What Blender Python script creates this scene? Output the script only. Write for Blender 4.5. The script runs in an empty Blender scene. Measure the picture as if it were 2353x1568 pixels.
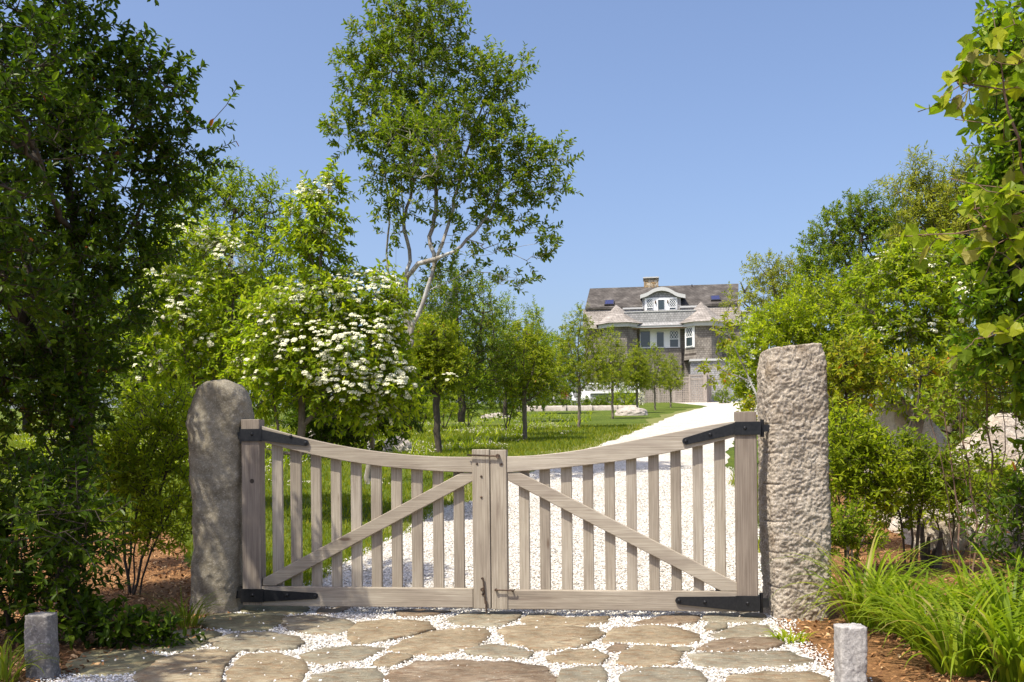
import bpy, bmesh, math, random
import numpy as np
from mathutils import Vector, Matrix

# ------------------------------------------------------------------ camera
SC = bpy.context.scene
COL = SC.collection
F, CX, CY, ROLL, ZC = 2288.0, 1176.5, 1050.0, 0.010, 1.12   # photo measured at 2353 px wide
cam_d = bpy.data.cameras.new("camera"); cam = bpy.data.objects.new("camera", cam_d); COL.objects.link(cam)
cam_d.sensor_width = 36.0; cam_d.lens = 36.0 * F / 2353.0; cam_d.shift_y = (CY - 784.0) / 2353.0
cam_d.clip_start = 0.05; cam_d.clip_end = 4000
cam.matrix_world = Matrix.Translation((0, 0, ZC)) @ Matrix.Rotation(math.radians(90), 4, 'X') @ Matrix.Rotation(-ROLL, 4, 'Z')
SC.camera = cam
# ------------------------------------------------------------------ light
SUN_EL, SUN_AZ = math.radians(60), math.radians(226)       # azimuth clockwise from +Y
to_sun = Vector((math.sin(SUN_AZ) * math.cos(SUN_EL), math.cos(SUN_AZ) * math.cos(SUN_EL), math.sin(SUN_EL)))
W = bpy.data.worlds.new("World"); SC.world = W; W.use_nodes = True
nt = W.node_tree; nt.nodes.clear()
sky = nt.nodes.new("ShaderNodeTexSky"); sky.sky_type = 'NISHITA'; sky.sun_disc = False
sky.sun_elevation = SUN_EL; sky.sun_rotation = SUN_AZ; sky.air_density = 1.0; sky.dust_density = 3.4; sky.ozone_density = 4.4; sky.altitude = 0
bg = nt.nodes.new("ShaderNodeBackground"); bg.inputs[1].default_value = 0.15
wo = nt.nodes.new("ShaderNodeOutputWorld")
tint = nt.nodes.new('ShaderNodeMix'); tint.data_type = 'RGBA'; tint.blend_type = 'MULTIPLY'; tint.inputs[0].default_value = 1.0; tint.inputs[7].default_value = (1.09, 1.03, 1.05, 1)
nt.links.new(sky.outputs[0], tint.inputs[6]); nt.links.new(tint.outputs[2], bg.inputs[0]); nt.links.new(bg.outputs[0], wo.inputs[0])
sd = bpy.data.lights.new("sun", 'SUN'); sd.energy = 4.6; sd.angle = math.radians(0.53); sd.color = (1.0, 0.94, 0.80)
so = bpy.data.objects.new("sun", sd); COL.objects.link(so); so.rotation_euler = to_sun.to_track_quat('Z', 'Y').to_euler(); so.location = (0, 0, 30)
SC.view_settings.view_transform = 'Standard'; SC.view_settings.look = 'None'; SC.view_settings.exposure = 0.46; SC.view_settings.gamma = 1.0
SC.view_settings.use_curve_mapping = False

RNG = np.random.default_rng(7)
random.seed(7)

# ------------------------------------------------------------------ projection helpers (photo pixel -> point in the place)
cR, sR = math.cos(ROLL), math.sin(ROLL)
def ray(px, py):
    dx, dy = px - CX, py - CY
    return (dx * cR - dy * sR) / F, 1.0, -(dx * sR + dy * cR) / F
def at(px, py, Y):
    r = ray(px, py); return np.array((r[0] * Y, Y, ZC + r[2] * Y))
ROWS = np.concatenate([np.array([-60., -30, -15, -8, -4, -2, 0, 1, 2]), np.arange(2.5, 12, .25), np.arange(12, 40, .5), np.arange(40, 112, 2.), np.array([125., 150, 200, 300, 500, 900])])
_py = np.array([-100, 7.3, 8.5, 11, 20.5, 25, 32, 41, 64, 82, 100, 130, 1000.])
_pz = np.array([0, 0, .06, .28, 1.21, 1.535, 2.03, 2.64, 4.22, 5.5, 6.1, 6.4, 6.4])
G_ = np.interp(ROWS, _py, _pz)
def g(y): return np.interp(y, ROWS, G_)
def ground_at(px, py):
    r = ray(px, py)
    Y = np.arange(2.5, 110, .01); d = ZC + r[2] * Y - g(Y)
    i = np.argmax(d < 0)
    y = Y[i] if d[i] < 0 else 100.0
    return np.array((r[0] * y, y, g(y)))

# ------------------------------------------------------------------ object helpers
def tag(o, label=None, cat=None, group=None, kind=None):
    if label: o['label'] = label
    if cat: o['category'] = cat
    if group: o['group'] = group
    if kind: o['kind'] = kind
    return o
def empty(name, loc, rz=0.0):
    o = bpy.data.objects.new(name, None); COL.objects.link(o); o.location = loc; o.rotation_euler = (0, 0, rz)
    o.empty_display_size = .2
    return o
def copy_tree(o, parent=None):
    c = o.copy(); COL.objects.link(c); c.parent = parent
    for ch in list(o.children): copy_tree(ch, c)
    return c

class MB:
    """numpy mesh collector; faces in blocks of constant size"""
    def __init__(s): s.v = []; s.n = 0; s.f = []; s.uv = []; s.mi = []; s.sm = []; s.hasuv = False
    def add(s, v, f, uv=None, smooth=False, mi=0):
        v = np.asarray(v, float).reshape(-1, 3); f = np.asarray(f, np.int64)
        s.v.append(v); s.f.append(f + s.n); s.n += len(v)
        if uv is None: uv = np.zeros((f.size, 2))
        else: s.hasuv = True
        s.uv.append(np.asarray(uv, float).reshape(-1, 2)); s.mi.append(np.full(len(f), mi)); s.sm.append(np.full(len(f), smooth))
    def box(s, a, b, mi=0):
        x0, y0, z0 = a; x1, y1, z1 = b
        v = [(x0,y0,z0),(x1,y0,z0),(x1,y1,z0),(x0,y1,z0),(x0,y0,z1),(x1,y0,z1),(x1,y1,z1),(x0,y1,z1)]
        s.add(v, [(0,3,2,1),(4,5,6,7),(0,1,5,4),(1,2,6,5),(2,3,7,6),(3,0,4,7)], mi=mi)
    def build(s, name, mats, parent=None, loc=None):
        if not isinstance(mats, (list, tuple)): mats = [mats]
        me = bpy.data.meshes.new(name)
        V = np.concatenate(s.v); off = np.array(loc, float) if loc is not None else np.zeros(3)
        V = V - off
        sizes = np.concatenate([np.full(len(f), f.shape[1]) for f in s.f]); idx = np.concatenate([f.ravel() for f in s.f])
        me.vertices.add(len(V)); me.vertices.foreach_set("co", V.astype(np.float32).ravel())
        me.loops.add(len(idx)); me.loops.foreach_set("vertex_index", idx.astype(np.int32))
        me.polygons.add(len(sizes)); me.polygons.foreach_set("loop_start", np.concatenate([[0], np.cumsum(sizes)[:-1]]).astype(np.int32))
        me.polygons.foreach_set("loop_total", sizes.astype(np.int32))
        me.polygons.foreach_set("material_index", np.concatenate(s.mi).astype(np.int32))
        me.polygons.foreach_set("use_smooth", np.concatenate(s.sm))
        if s.hasuv:
            l = me.uv_layers.new(name="UVMap"); l.data.foreach_set("uv", np.concatenate(s.uv).astype(np.float32).ravel())
        for m in mats: me.materials.append(m)
        me.update(calc_edges=True); me.validate()
        o = bpy.data.objects.new(name, me); COL.objects.link(o)
        if loc is not None and parent is None: o.location = loc
        if parent: o.parent = parent
        return o

def nrm(a): return a / np.maximum(np.linalg.norm(a, axis=-1, keepdims=True), 1e-9)

# gradient noise
_prm = RNG.permutation(256); _prm = np.concatenate([_prm, _prm, _prm])
_grd = nrm(RNG.normal(size=(256, 3)))
def noise(p):
    p = np.asarray(p, float); i = np.floor(p).astype(int); f = p - i; u = f * f * f * (f * (f * 6 - 15) + 10); i &= 255
    r = 0
    for dx in (0, 1):
        for dy in (0, 1):
            for dz in (0, 1):
                h = _prm[_prm[_prm[(i[..., 0] + dx) & 255] + ((i[..., 1] + dy) & 255)] + ((i[..., 2] + dz) & 255)]
                d = f - np.array((dx, dy, dz))
                w = (u[..., 0] if dx else 1 - u[..., 0]) * (u[..., 1] if dy else 1 - u[..., 1]) * (u[..., 2] if dz else 1 - u[..., 2])
                r = r + w * (_grd[h] * d).sum(-1)
    return r
def fbm(p, o=4, lac=2.0, gain=.5, ridge=False):
    p = np.asarray(p, float); a = 1; r = 0
    for k in range(o):
        n = noise(p * lac ** k + 17.3 * k)
        r = r + a * ((0.35 - abs(n) * 1.4) if ridge else n); a *= gain
    return r

# ------------------------------------------------------------------ materials
class NT:
    def __init__(s, name):
        s.m = bpy.data.materials.new(name); s.m.use_nodes = True; s.t = s.m.node_tree; s.t.nodes.clear()
        s.out = s.t.nodes.new("ShaderNodeOutputMaterial")
    def n(s, typ, ins=None, **kw):
        x = s.t.nodes.new("ShaderNode" + typ)
        for k, v in kw.items(): setattr(x, k, v)
        for k, v in (ins or {}).items():
            sock = x.inputs[k]
            if hasattr(v, 'links') or isinstance(v, bpy.types.NodeSocket): s.t.links.new(v, sock)
            else: sock.default_value = v
        return x
    def coords(s, which='Object', scale=(1, 1, 1), rot=(0, 0, 0)):
        c = s.n("TexCoord"); mp = s.n("Mapping", {0: c.outputs[which], 'Scale': scale, 'Rotation': rot}); return mp.outputs[0]
    def noise(s, vec, scale, detail=4, rough=.6, dist=0):
        return s.n("TexNoise", {'Vector': vec, 'Scale': scale, 'Detail': detail, 'Roughness': rough, 'Distortion': dist}).outputs[0]
    def ramp(s, fac, stops, interp='LINEAR'):
        r = s.n("ValToRGB", {0: fac}); r.color_ramp.interpolation = interp
        e = r.color_ramp.elements
        while len(e) < len(stops): e.new(.5)
        for el, (p, c) in zip(e, stops): el.position = p; el.color = tuple(c) + (1,) if len(c) == 3 else c
        return r.outputs[0]
    def mix(s, fac, a, b, typ='MIX'):
        x = s.n("Mix", data_type='RGBA', blend_type=typ)
        for k, v in ((0, fac), (6, a), (7, b)):
            if isinstance(v, bpy.types.NodeSocket): s.t.links.new(v, x.inputs[k])
            else: x.inputs[k].default_value = v if k == 0 else (tuple(v) + (1,) if len(v) == 3 else v)
        return x.outputs[2]
    def math(s, op, a, b=0.0):
        x = s.n("Math", operation=op)
        for k, v in ((0, a), (1, b)):
            if isinstance(v, bpy.types.NodeSocket): s.t.links.new(v, x.inputs[k])
            else: x.inputs[k].default_value = v
        return x.outputs[0]
    def bump(s, h, strength=.5, dist=.01, prev=None):
        d = {'Height': h, 'Strength': strength, 'Distance': dist}
        if prev is not None: d['Normal'] = prev
        return s.n("Bump", d).outputs[0]
    def finish(s, col, rough=.7, bump=None, metal=0.0, spec=.3):
        b = s.n("BsdfPrincipled", {'Roughness': rough, 'Metallic': metal, 'Specular IOR Level': spec})
        if isinstance(col, bpy.types.NodeSocket): s.t.links.new(col, b.inputs['Base Color'])
        else: b.inputs['Base Color'].default_value = tuple(col) + (1,)
        if bump is not None: s.t.links.new(bump, b.inputs['Normal'])
        s.t.links.new(b.outputs[0], s.out.inputs[0]); return s.m

def leaf_mat(name, cols, trans=(.35, .5, .05), tf=.35, rough=.5, spec=.12, accents=None):
    m = NT(name)
    geo = m.n("NewGeometry"); rnd = geo.outputs['Random Per Island']
    k = len(cols); stops = [(i / (k - 1), (c[0] * 2.28, c[1] * 1.68, c[2] * .8)) for i, c in enumerate(cols)]
    c = m.ramp(rnd, stops)
    if accents:
        r2 = m.math('FRACT', m.math('MULTIPLY', rnd, 97.31))
        for th, ac in accents: c = m.mix(m.math('LESS_THAN', r2, th), c, ac)
    vec = m.coords('Object', (1, 1, 1)); nz = m.noise(vec, 1.3, 2)
    c = m.mix(1.0, c, m.ramp(nz, [(.3, (.72, .74, .7)), (.7, (1.25, 1.2, 1.1))]), 'MULTIPLY')
    b = m.n("BsdfPrincipled", {'Roughness': rough, 'Specular IOR Level': spec, 'Base Color': c})
    tc = m.mix(1.0, c, tuple(x * 2.0 for x in (1.25, 1.35, .5)), 'MULTIPLY')
    t = m.n("BsdfTranslucent", {'Color': tc})
    mx = m.n("MixShader", {0: tf, 1: b.outputs[0], 2: t.outputs[0]})
    m.t.links.new(mx.outputs[0], m.out.inputs[0]); return m.m

def bark_mat(name, c1, c2, scale=18, spots=None):
    m = NT(name); v = m.coords('Object', (1, 1, .35))
    n = m.noise(v, scale, 5, .65); c = m.ramp(n, [(.35, c1), (.65, c2)])
    if spots is not None:
        n2 = m.noise(m.coords('Object', (1, 1, .8)), 5, 3); c = m.mix(m.ramp(n2, [(.48, (0, 0, 0)), (.58, (1, 1, 1))]), c, spots)
    return m.finish(c, .85, m.bump(n, .6, .01))

M = {}
M['leaf_dark'] = leaf_mat('glossy_dark_leaf', [(.015, .038, .007), (.024, .058, .009), (.046, .092, .013)], tf=.26, rough=.38, accents=[(.003, (.28, .09, .02))])
M['leaf_dark2'] = leaf_mat('tall_tree_leaf', [(.030, .070, .012), (.050, .10, .016), (.085, .14, .02)], tf=.30, rough=.42, accents=[(.006, (.35, .12, .03)), (.05, (.20, .20, .03))])
M['leaf_mid'] = leaf_mat('mid_green_leaf', [(.05, .10, .016), (.075, .14, .02), (.11, .17, .025)], tf=.34, rough=.48)
M['leaf_bright'] = leaf_mat('bright_yellow_green_leaf', [(.062, .115, .014), (.10, .17, .020), (.15, .22, .028)], tf=.38, rough=.5)
M['leaf_vib'] = leaf_mat('viburnum_leaf', [(.056, .112, .015), (.088, .158, .019), (.135, .20, .026)], tf=.38, rough=.45)
M['leaf_pear'] = leaf_mat('street_pear_leaf', [(.054, .098, .014), (.080, .135, .018), (.13, .18, .024)], tf=.38, rough=.42, accents=[(.006, (.35, .2, .04))])
M['leaf_grey'] = leaf_mat('grey_green_leaf', [(.07, .115, .035), (.095, .145, .045), (.13, .17, .05)], tf=.3, rough=.5)
M['leaf_vine'] = leaf_mat('grape_vine_leaf', [(.050, .10, .015), (.080, .14, .020), (.13, .185, .028)], tf=.36, rough=.45, accents=[(.12, (.24, .22, .07))])
M['leaf_vtree'] = leaf_mat('vine_tree_leaf', [(.030, .075, .012), (.05, .11, .016), (.10, .17, .022)], tf=.36, rough=.42)
M['leaf_red'] = leaf_mat('red_leaf', [(.10, .02, .015), (.16, .04, .025)], tf=.2)
M['leaf_autumn'] = leaf_mat('sapling_leaf', [(.06, .11, .018), (.09, .14, .022), (.13, .16, .03)], tf=.36, accents=[(.025, (.36, .13, .03))])
M['blade'] = leaf_mat('daylily_blade', [(.045, .095, .015), (.07, .135, .02), (.11, .18, .028)], tf=.34, rough=.38, accents=[(.05, (.30, .26, .09))])
M['blade_dark'] = leaf_mat('shade_grass_blade', [(.05, .10, .02), (.09, .14, .03)], tf=.3)
M['grass'] = leaf_mat('lawn_blade', [(.046, .086, .011), (.065, .11, .014), (.105, .135, .02)], tf=.3, rough=.5)
M['bark_pale'] = bark_mat('pale_bark', (.20, .17, .14), (.34, .31, .27), 14, (.42, .41, .38))
M['bark_grey'] = bark_mat('grey_bark', (.10, .08, .06), (.20, .17, .13), 22)
M['bark_dark'] = bark_mat('dark_bark', (.045, .036, .028), (.10, .08, .062), 22)
M['stem_red'] = bark_mat('reddish_stem', (.14, .08, .05), (.22, .14, .1), 20)
m = NT('white_blossom'); geo = m.n("NewGeometry")
M['blossom'] = m.finish(m.ramp(geo.outputs['Random Per Island'], [(0, (.55, .56, .28)), (.4, (.78, .76, .54)), (1, (.86, .84, .68))]), .8)

m = NT('clover_head'); M['clover'] = m.finish((.50, .47, .36), .9)
def wood(name, c1, c2, c3):
    m = NT(name); c = m.n("TexCoord"); uv = c.outputs['UV']
    mp = m.n("Mapping", {0: uv, 'Scale': (.8, 46, 1)}).outputs[0]
    n1 = m.noise(mp, 3.0, 6, .62, .6)
    mp2 = m.n("Mapping", {0: uv, 'Scale': (3, 240, 1)}).outputs[0]
    n2 = m.noise(mp2, 2.0, 3, .5)
    mp3 = m.n("Mapping", {0: uv, 'Scale': (1.2, 3.5, 1)}).outputs[0]
    n3 = m.noise(mp3, 1.6, 3, .6)
    col = m.ramp(n1, [(.32, c1), (.5, c2), (.68, c3)])
    col = m.mix(m.math('MULTIPLY', n2, .55), col, tuple(x * .6 for x in c1), 'MIX')
    col = m.mix(1, col, m.ramp(n3, [(.3, (.78, .74, .72)), (.7, (1.12, 1.1, 1.06))]), 'MULTIPLY')
    oi = m.n('ObjectInfo').outputs['Random']
    col = m.mix(1, col, m.ramp(oi, [(0, (.84, .82, .80)), (.5, (1.0, .98, .95)), (1, (1.12, 1.12, 1.12))]), 'MULTIPLY')
    mpw = m.n('Mapping', {0: uv, 'Scale': (.35, 9, 1)}).outputs[0]; st = m.noise(mpw, 2.2, 5, .65, 1.5)
    col = m.mix(m.ramp(st, [(.60, (0, 0, 0)), (.72, (.55, .55, .55))]), col, (.14, .10, .075))
    kn = m.n("TexVoronoi", {'Vector': m.n("Mapping", {0: uv, 'Scale': (1.3, 5, 1)}).outputs[0], 'Scale': 1.0}, feature='F1')
    col = m.mix(m.ramp(kn.outputs[0], [(.04, (.75, .75, .75)), (.075, (0, 0, 0))]), col, (.09, .05, .03))
    b = m.bump(n2, .35, .003, m.bump(n1, .35, .006))
    return m.finish(col, .75, b, spec=.2)
M['wood'] = wood('weathered_cedar', (.30, .265, .215), (.42, .38, .32), (.55, .51, .44))
M['wood_post'] = wood('weathered_post_cedar', (.22, .185, .155), (.31, .27, .23), (.41, .365, .315))
m = NT('black_iron'); nn = m.noise(m.coords('Object'), 60, 4)
M['iron'] = m.finish(m.ramp(nn, [(.3, (.012, .013, .016)), (.75, (.03, .03, .032))]), .38, m.bump(nn, .15, .002), .4, .5)
m = NT('rusty_iron'); nn = m.noise(m.coords('Object'), 90, 4)
M['rust'] = m.finish(m.ramp(nn, [(.35, (.05, .04, .035)), (.6, (.14, .09, .06)), (.75, (.24, .19, .14))]), .6, m.bump(nn, .2, .002), .5)

def stone(name, stops, scale=6, fleck=(.08, .07, .06), patch=None, bscale=60, bstr=.5, bd=.01, fl=.35):
    m = NT(name); v = m.coords('Object')
    n = m.noise(v, scale, 6, .68); c = m.ramp(n, stops)
    f = m.n("TexVoronoi", {'Vector': v, 'Scale': 140.0}).outputs[1]
    fg = m.n("SeparateColor", {0: f}).outputs[0]
    c = m.mix(m.math('MULTIPLY', m.ramp(fg, [(.72, (0, 0, 0)), (.8, (1, 1, 1))]), fl), c, fleck)
    c = m.mix(m.math('MULTIPLY', m.ramp(fg, [(.16, (1, 1, 1)), (.22, (0, 0, 0))]), fl), c, (.62, .58, .54))
    if patch:
        pn = m.noise(v, patch[1], 4, .6); c = m.mix(m.ramp(pn, [(patch[2], (0, 0, 0)), (patch[2] + .1, (1, 1, 1))]), c, patch[0])
    nb = m.noise(v, bscale, 6, .7)
    return m.finish(c, .85, m.bump(nb, bstr, bd), spec=.25)
M['granite_pink'] = stone('pink_granite', [(.3, (.24, .19, .14)), (.5, (.35, .295, .23)), (.7, (.455, .395, .315))], 9, patch=((.25, .195, .135), 3.5, .60), fl=.35, bscale=90, bstr=.8, bd=.006)
M['granite_brown'] = stone('lichened_brown_stone', [(.3, (.17, .145, .10)), (.5, (.25, .215, .155)), (.7, (.33, .29, .22))], 7, patch=((.36, .30, .22), 3.0, .60), fl=.2)
M['granite_grey'] = stone('grey_granite', [(.3, (.25, .23, .215)), (.5, (.36, .34, .32)), (.7, (.48, .46, .435))], 16, patch=((.20, .18, .16), 9, .60), fl=.22)
M['granite_weathered_shade'] = stone('weathered_shaded_granite', [(.3, (.12, .11, .10)), (.5, (.19, .175, .16)), (.7, (.30, .28, .26))], 10, patch=((.36, .33, .30), 6, .60), fl=.2)  # weathered stone, with the marker's shade also put into its darker colour
M['boulder'] = stone('pale_pink_boulder', [(.3, (.34, .26, .18)), (.45, (.56, .47, .37)), (.62, (.70, .63, .54))], 2.5, patch=((.44, .27, .15), 1.7, .58), bscale=9, bstr=1.0, bd=.09, fl=.1)
M['boulder_grey'] = stone('grey_field_boulder', [(.3, (.28, .24, .20)), (.6, (.46, .41, .36))], 5, bscale=20, bd=.02)

def flag_mat(name, a, b_, c_, pt):
    m = NT(name); v = m.coords('Object'); n = m.noise(v, 3.2, 6, .65, .5); n2 = m.noise(m.coords('Object', (1, 3.5, 1), (0, 0, .3)), 9, 6, .7, 1.0)
    c = m.ramp(n, [(.3, a), (.5, b_), (.7, c_)])
    c = m.mix(m.ramp(n2, [(.49, (0, 0, 0)), (.60, (.9, .9, .9))]), c, pt)
    n5 = m.noise(v, 1.7, 4, .6, .8); c = m.mix(1, c, m.ramp(n5, [(.35, (.70, .68, .64)), (.6, (1.1, 1.1, 1.08))]), 'MULTIPLY')
    ck = m.n('TexVoronoi', {'Vector': m.n('Mapping', {0: v, 'Scale': (1.3, 3.2, 1), 'Rotation': (0, 0, .35)}).outputs[0], 'Scale': 1.6}, feature='DISTANCE_TO_EDGE').outputs[0]
    ckm = m.math('MULTIPLY', m.ramp(ck, [(.0, (1, 1, 1)), (.012, (0, 0, 0))]), m.ramp(m.noise(v, 2.5, 2), [(.5, (0, 0, 0)), (.6, (1, 1, 1))]))
    c = m.mix(ckm, c, (.07, .055, .04))
    sp = m.noise(v, 95, 2, .5); c = m.mix(m.ramp(sp, [(.69, (0, 0, 0)), (.72, (1, 1, 1))]), c, (.6, .57, .5))
    n4 = m.noise(v, 14, 5, .7); c = m.mix(1, c, m.ramp(n4, [(.3, (.72, .72, .72)), (.7, (1.15, 1.15, 1.15))]), 'MULTIPLY')
    return m.finish(c, .72, m.bump(n4, .7, .012, m.bump(n2, .9, .02)), spec=.3)
M['flag'] = [flag_mat('flagstone_tan', (.23, .185, .12), (.33, .27, .18), (.42, .36, .255), (.26, .165, .09)),
             flag_mat('flagstone_grey', (.20, .185, .14), (.30, .27, .20), (.38, .345, .265), (.25, .175, .105)),
             flag_mat('flagstone_olive', (.17, .165, .09), (.25, .235, .14), (.32, .30, .19), (.23, .17, .09)),
             flag_mat('flagstone_rust', (.18, .135, .09), (.27, .205, .14), (.34, .29, .22), (.18, .11, .065))]
m = NT('crushed_shell'); v = m.coords('Object')
vo = m.n("TexVoronoi", {'Vector': v, 'Scale': 55.0}); vs = m.n("SeparateColor", {0: vo.outputs[1]}).outputs[0]
c = m.ramp(vs, [(0, (.32, .27, .21)), (.15, (.56, .52, .47)), (.5, (.68, .655, .61)), (1, (.79, .77, .74))])
n = m.noise(v, 1.2, 5, .6); c = m.mix(1, c, m.ramp(n, [(.3, (.80, .77, .71)), (.7, (1.02, 1.0, .97))]), 'MULTIPLY'); n = m.noise(v, 22, 4, .7); c = m.mix(1, c, m.ramp(n, [(.3, (.72, .68, .62)), (.55, (1, 1, 1))]), 'MULTIPLY')
M['shell'] = m.finish(c, .85, m.bump(m.noise(v, 120, 4, .7), .8, .012, m.bump(vo.outputs[0], .8, .012)))
m = NT('shell_chip'); geo = m.n("NewGeometry")
M['chip'] = m.finish(m.ramp(geo.outputs['Random Per Island'], [(0, (.24, .20, .15)), (.10, (.42, .37, .30)), (.25, (.60, .57, .52)), (.5, (.71, .69, .65)), (1, (.82, .80, .77))]), .7)
m = NT('bark_mulch'); v = m.coords('Object'); n = m.noise(v, 40, 5, .75); n2 = m.noise(v, 2, 4)
c = m.ramp(n, [(.3, (.11, .05, .018)), (.5, (.27, .13, .048)), (.72, (.44, .24, .10))]); c = m.mix(1, c, m.ramp(n2, [(.3, (.7, .7, .7)), (.7, (1.1, 1.1, 1.1))]), 'MULTIPLY')
M['mulch'] = m.finish(c, .95, m.bump(n, .9, .03))
m = NT('mulch_chip'); geo = m.n("NewGeometry")
M['mulch_chip'] = m.finish(m.ramp(geo.outputs['Random Per Island'], [(0, (.10, .045, .02)), (.4, (.30, .145, .055)), (.8, (.46, .25, .11)), (1, (.58, .40, .22))]), .9)
m = NT('lawn_ground'); v = m.coords('Object'); n = m.noise(v, .55, 5, .6); n2 = m.noise(v, 35, 4, .7); n3 = m.noise(m.coords('Object', (1, .5, 1)), 6, 4, .7)
c = m.ramp(n, [(.3, (.070, .105, .016)), (.5, (.10, .14, .020)), (.72, (.155, .175, .030))])
c = m.mix(1, c, m.ramp(n3, [(.3, (.72, .75, .7)), (.7, (1.25, 1.2, 1.2))]), 'MULTIPLY')
c = m.mix(1, c, m.ramp(n2, [(.3, (.6, .6, .6)), (.7, (1.3, 1.3, 1.3))]), 'MULTIPLY')
M['lawn'] = m.finish(c, .9, m.bump(n2, .8, .04), spec=.1)
m = NT('dry_verge'); v = m.coords('Object'); n = m.noise(v, 5, 5, .7); c = m.ramp(n, [(.3, (.10, .125, .028)), (.6, (.19, .19, .05)), (.75, (.27, .24, .08))])
M['verge'] = m.finish(c, .95, m.bump(n, .5, .03))
m = NT('meadow_ground'); v = m.coords('Object'); n = m.noise(v, .4, 5, .6); c = m.ramp(n, [(.3, (.05, .08, .018)), (.7, (.11, .13, .03))])
M['ground'] = m.finish(c, .95)

def shingle(name, stops, bw=.22, rh=.17, mort=(.05, .04, .035), ms=.012):
    m = NT(name); c = m.n("TexCoord"); s = m.n("SeparateXYZ", {0: c.outputs['Object']})
    cb = m.n("CombineXYZ", {0: m.math('ADD', s.outputs[0], s.outputs[1]), 1: s.outputs[2]})
    br = m.n("TexBrick", {'Vector': cb.outputs[0], 'Color1': (1, 1, 1, 1), 'Color2': (.72, .72, .72, 1), 'Mortar': (.32, .3, .3, 1), 'Scale': 1.0, 'Mortar Size': ms, 'Brick Width': bw, 'Row Height': rh, 'Mortar Smooth': .3, 'Bias': 0.0})
    n = m.noise(c.outputs['Object'], 1.1, 6, .65)
    col = m.ramp(n, stops); col = m.mix(1, col, br.outputs[0], 'MULTIPLY')
    n2 = m.noise(m.n("Mapping", {0: c.outputs['Object'], 'Scale': (3.5, 3.5, .5)}).outputs[0], 1.6, 4, .6)
    col = m.mix(1, col, m.ramp(n2, [(.3, (.8, .79, .78)), (.7, (1.15, 1.13, 1.1))]), 'MULTIPLY')
    return m.finish(col, .9, m.bump(br.outputs[1], -.5, .03), spec=.15)
M['sh_grey'] = shingle('grey_wall_shingle', [(.3, (.33, .33, .34)), (.7, (.46, .46, .46))])
M['sh_brown'] = shingle('brown_wall_shingle', [(.3, (.17, .15, .13)), (.5, (.25, .225, .20)), (.7, (.36, .33, .30))])
M['sh_tan'] = shingle('tan_slope_shingle', [(.3, (.25, .225, .205)), (.5, (.35, .32, .295)), (.7, (.46, .425, .395))])
M['sh_roof'] = shingle('dark_roof_shingle', [(.3, (.07, .063, .058)), (.5, (.11, .10, .092)), (.72, (.20, .185, .172))], .3, .15)
def plain(name, col, rough=.5, metal=0.0, spec=.4, var=.12, sc=8):
    m = NT(name); n = m.noise(m.coords('Object'), sc, 4, .6)
    c = m.ramp(n, [(.3, tuple(x * (1 - var) for x in col)), (.7, tuple(min(1, x * (1 + var)) for x in col))])
    return m.finish(c, rough, m.bump(n, .08, .005), metal, spec)
M['white'] = plain('white_paint', (.80, .80, .79), .45, var=.03)
M['trimgrey'] = plain('grey_trim_paint', (.50, .50, .49), .55, var=.05)
M['glass'] = plain('dark_window_glass', (.035, .05, .055), .08, 0, .8)
M['glass_blue'] = plain('skylight_glass', (.035, .035, .10), .12, 0, .6)
M['frame_dark'] = plain('dark_frame', (.05, .045, .05), .5)
M['beam'] = plain('brown_beam', (.22, .13, .06), .7)
M['lattice'] = plain('weathered_lattice_wood', (.34, .29, .25), .8, var=.2)
M['gull'] = plain('bird_feather', (.06, .05, .05), .8)
M['pot'] = plain('dark_clay_pot', (.06, .05, .04), .7)
m = NT('chimney_fieldstone'); v = m.coords('Object'); vo = m.n("TexVoronoi", {'Vector': m.n("Mapping", {0: v, 'Scale': (1, 1, 1.6)}).outputs[0], 'Scale': 3.2}); vo2 = m.n("TexVoronoi", {'Vector': m.n("Mapping", {0: v, 'Scale': (1, 1, 1.6)}).outputs[0], 'Scale': 3.2}, feature='DISTANCE_TO_EDGE')
cc = m.ramp(m.n("SeparateColor", {0: vo.outputs[1]}).outputs[0], [(0, (.30, .19, .09)), (.4, (.45, .34, .2)), (.8, (.55, .46, .33)), (1, (.36, .33, .29))])
cc = m.mix(m.ramp(vo2.outputs[0], [(.03, (1, 1, 1)), (.1, (0, 0, 0))]), cc, (.16, .12, .08))
M['chimney'] = m.finish(cc, .9, m.bump(vo2.outputs[0], .8, .06))

# ------------------------------------------------------------------ ground, drive, beds
def sheet(name, y0, y1, xl, xr, dz, mat, nx=6, kind='structure'):
    rows = ROWS[(ROWS >= y0 - 1e-6) & (ROWS <= y1 + 1e-6)]
    V = []
    for y in rows:
        a, b = xl(y), xr(y)
        for t in np.linspace(0, 1, nx + 1): V.append((a + (b - a) * t, y, g(y) + dz))
    V = np.array(V); n = nx + 1; Fq = []
    for i in range(len(rows) - 1):
        for j in range(nx): a = i * n + j; Fq.append((a, a + 1, a + n + 1, a + n))
    mb = MB(); mb.add(V, Fq); o = mb.build(name, mat); o['kind'] = kind; return o
sheet('ground', -60, 900, lambda y: -700, lambda y: 700, -.004, M['ground'], 4)

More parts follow.
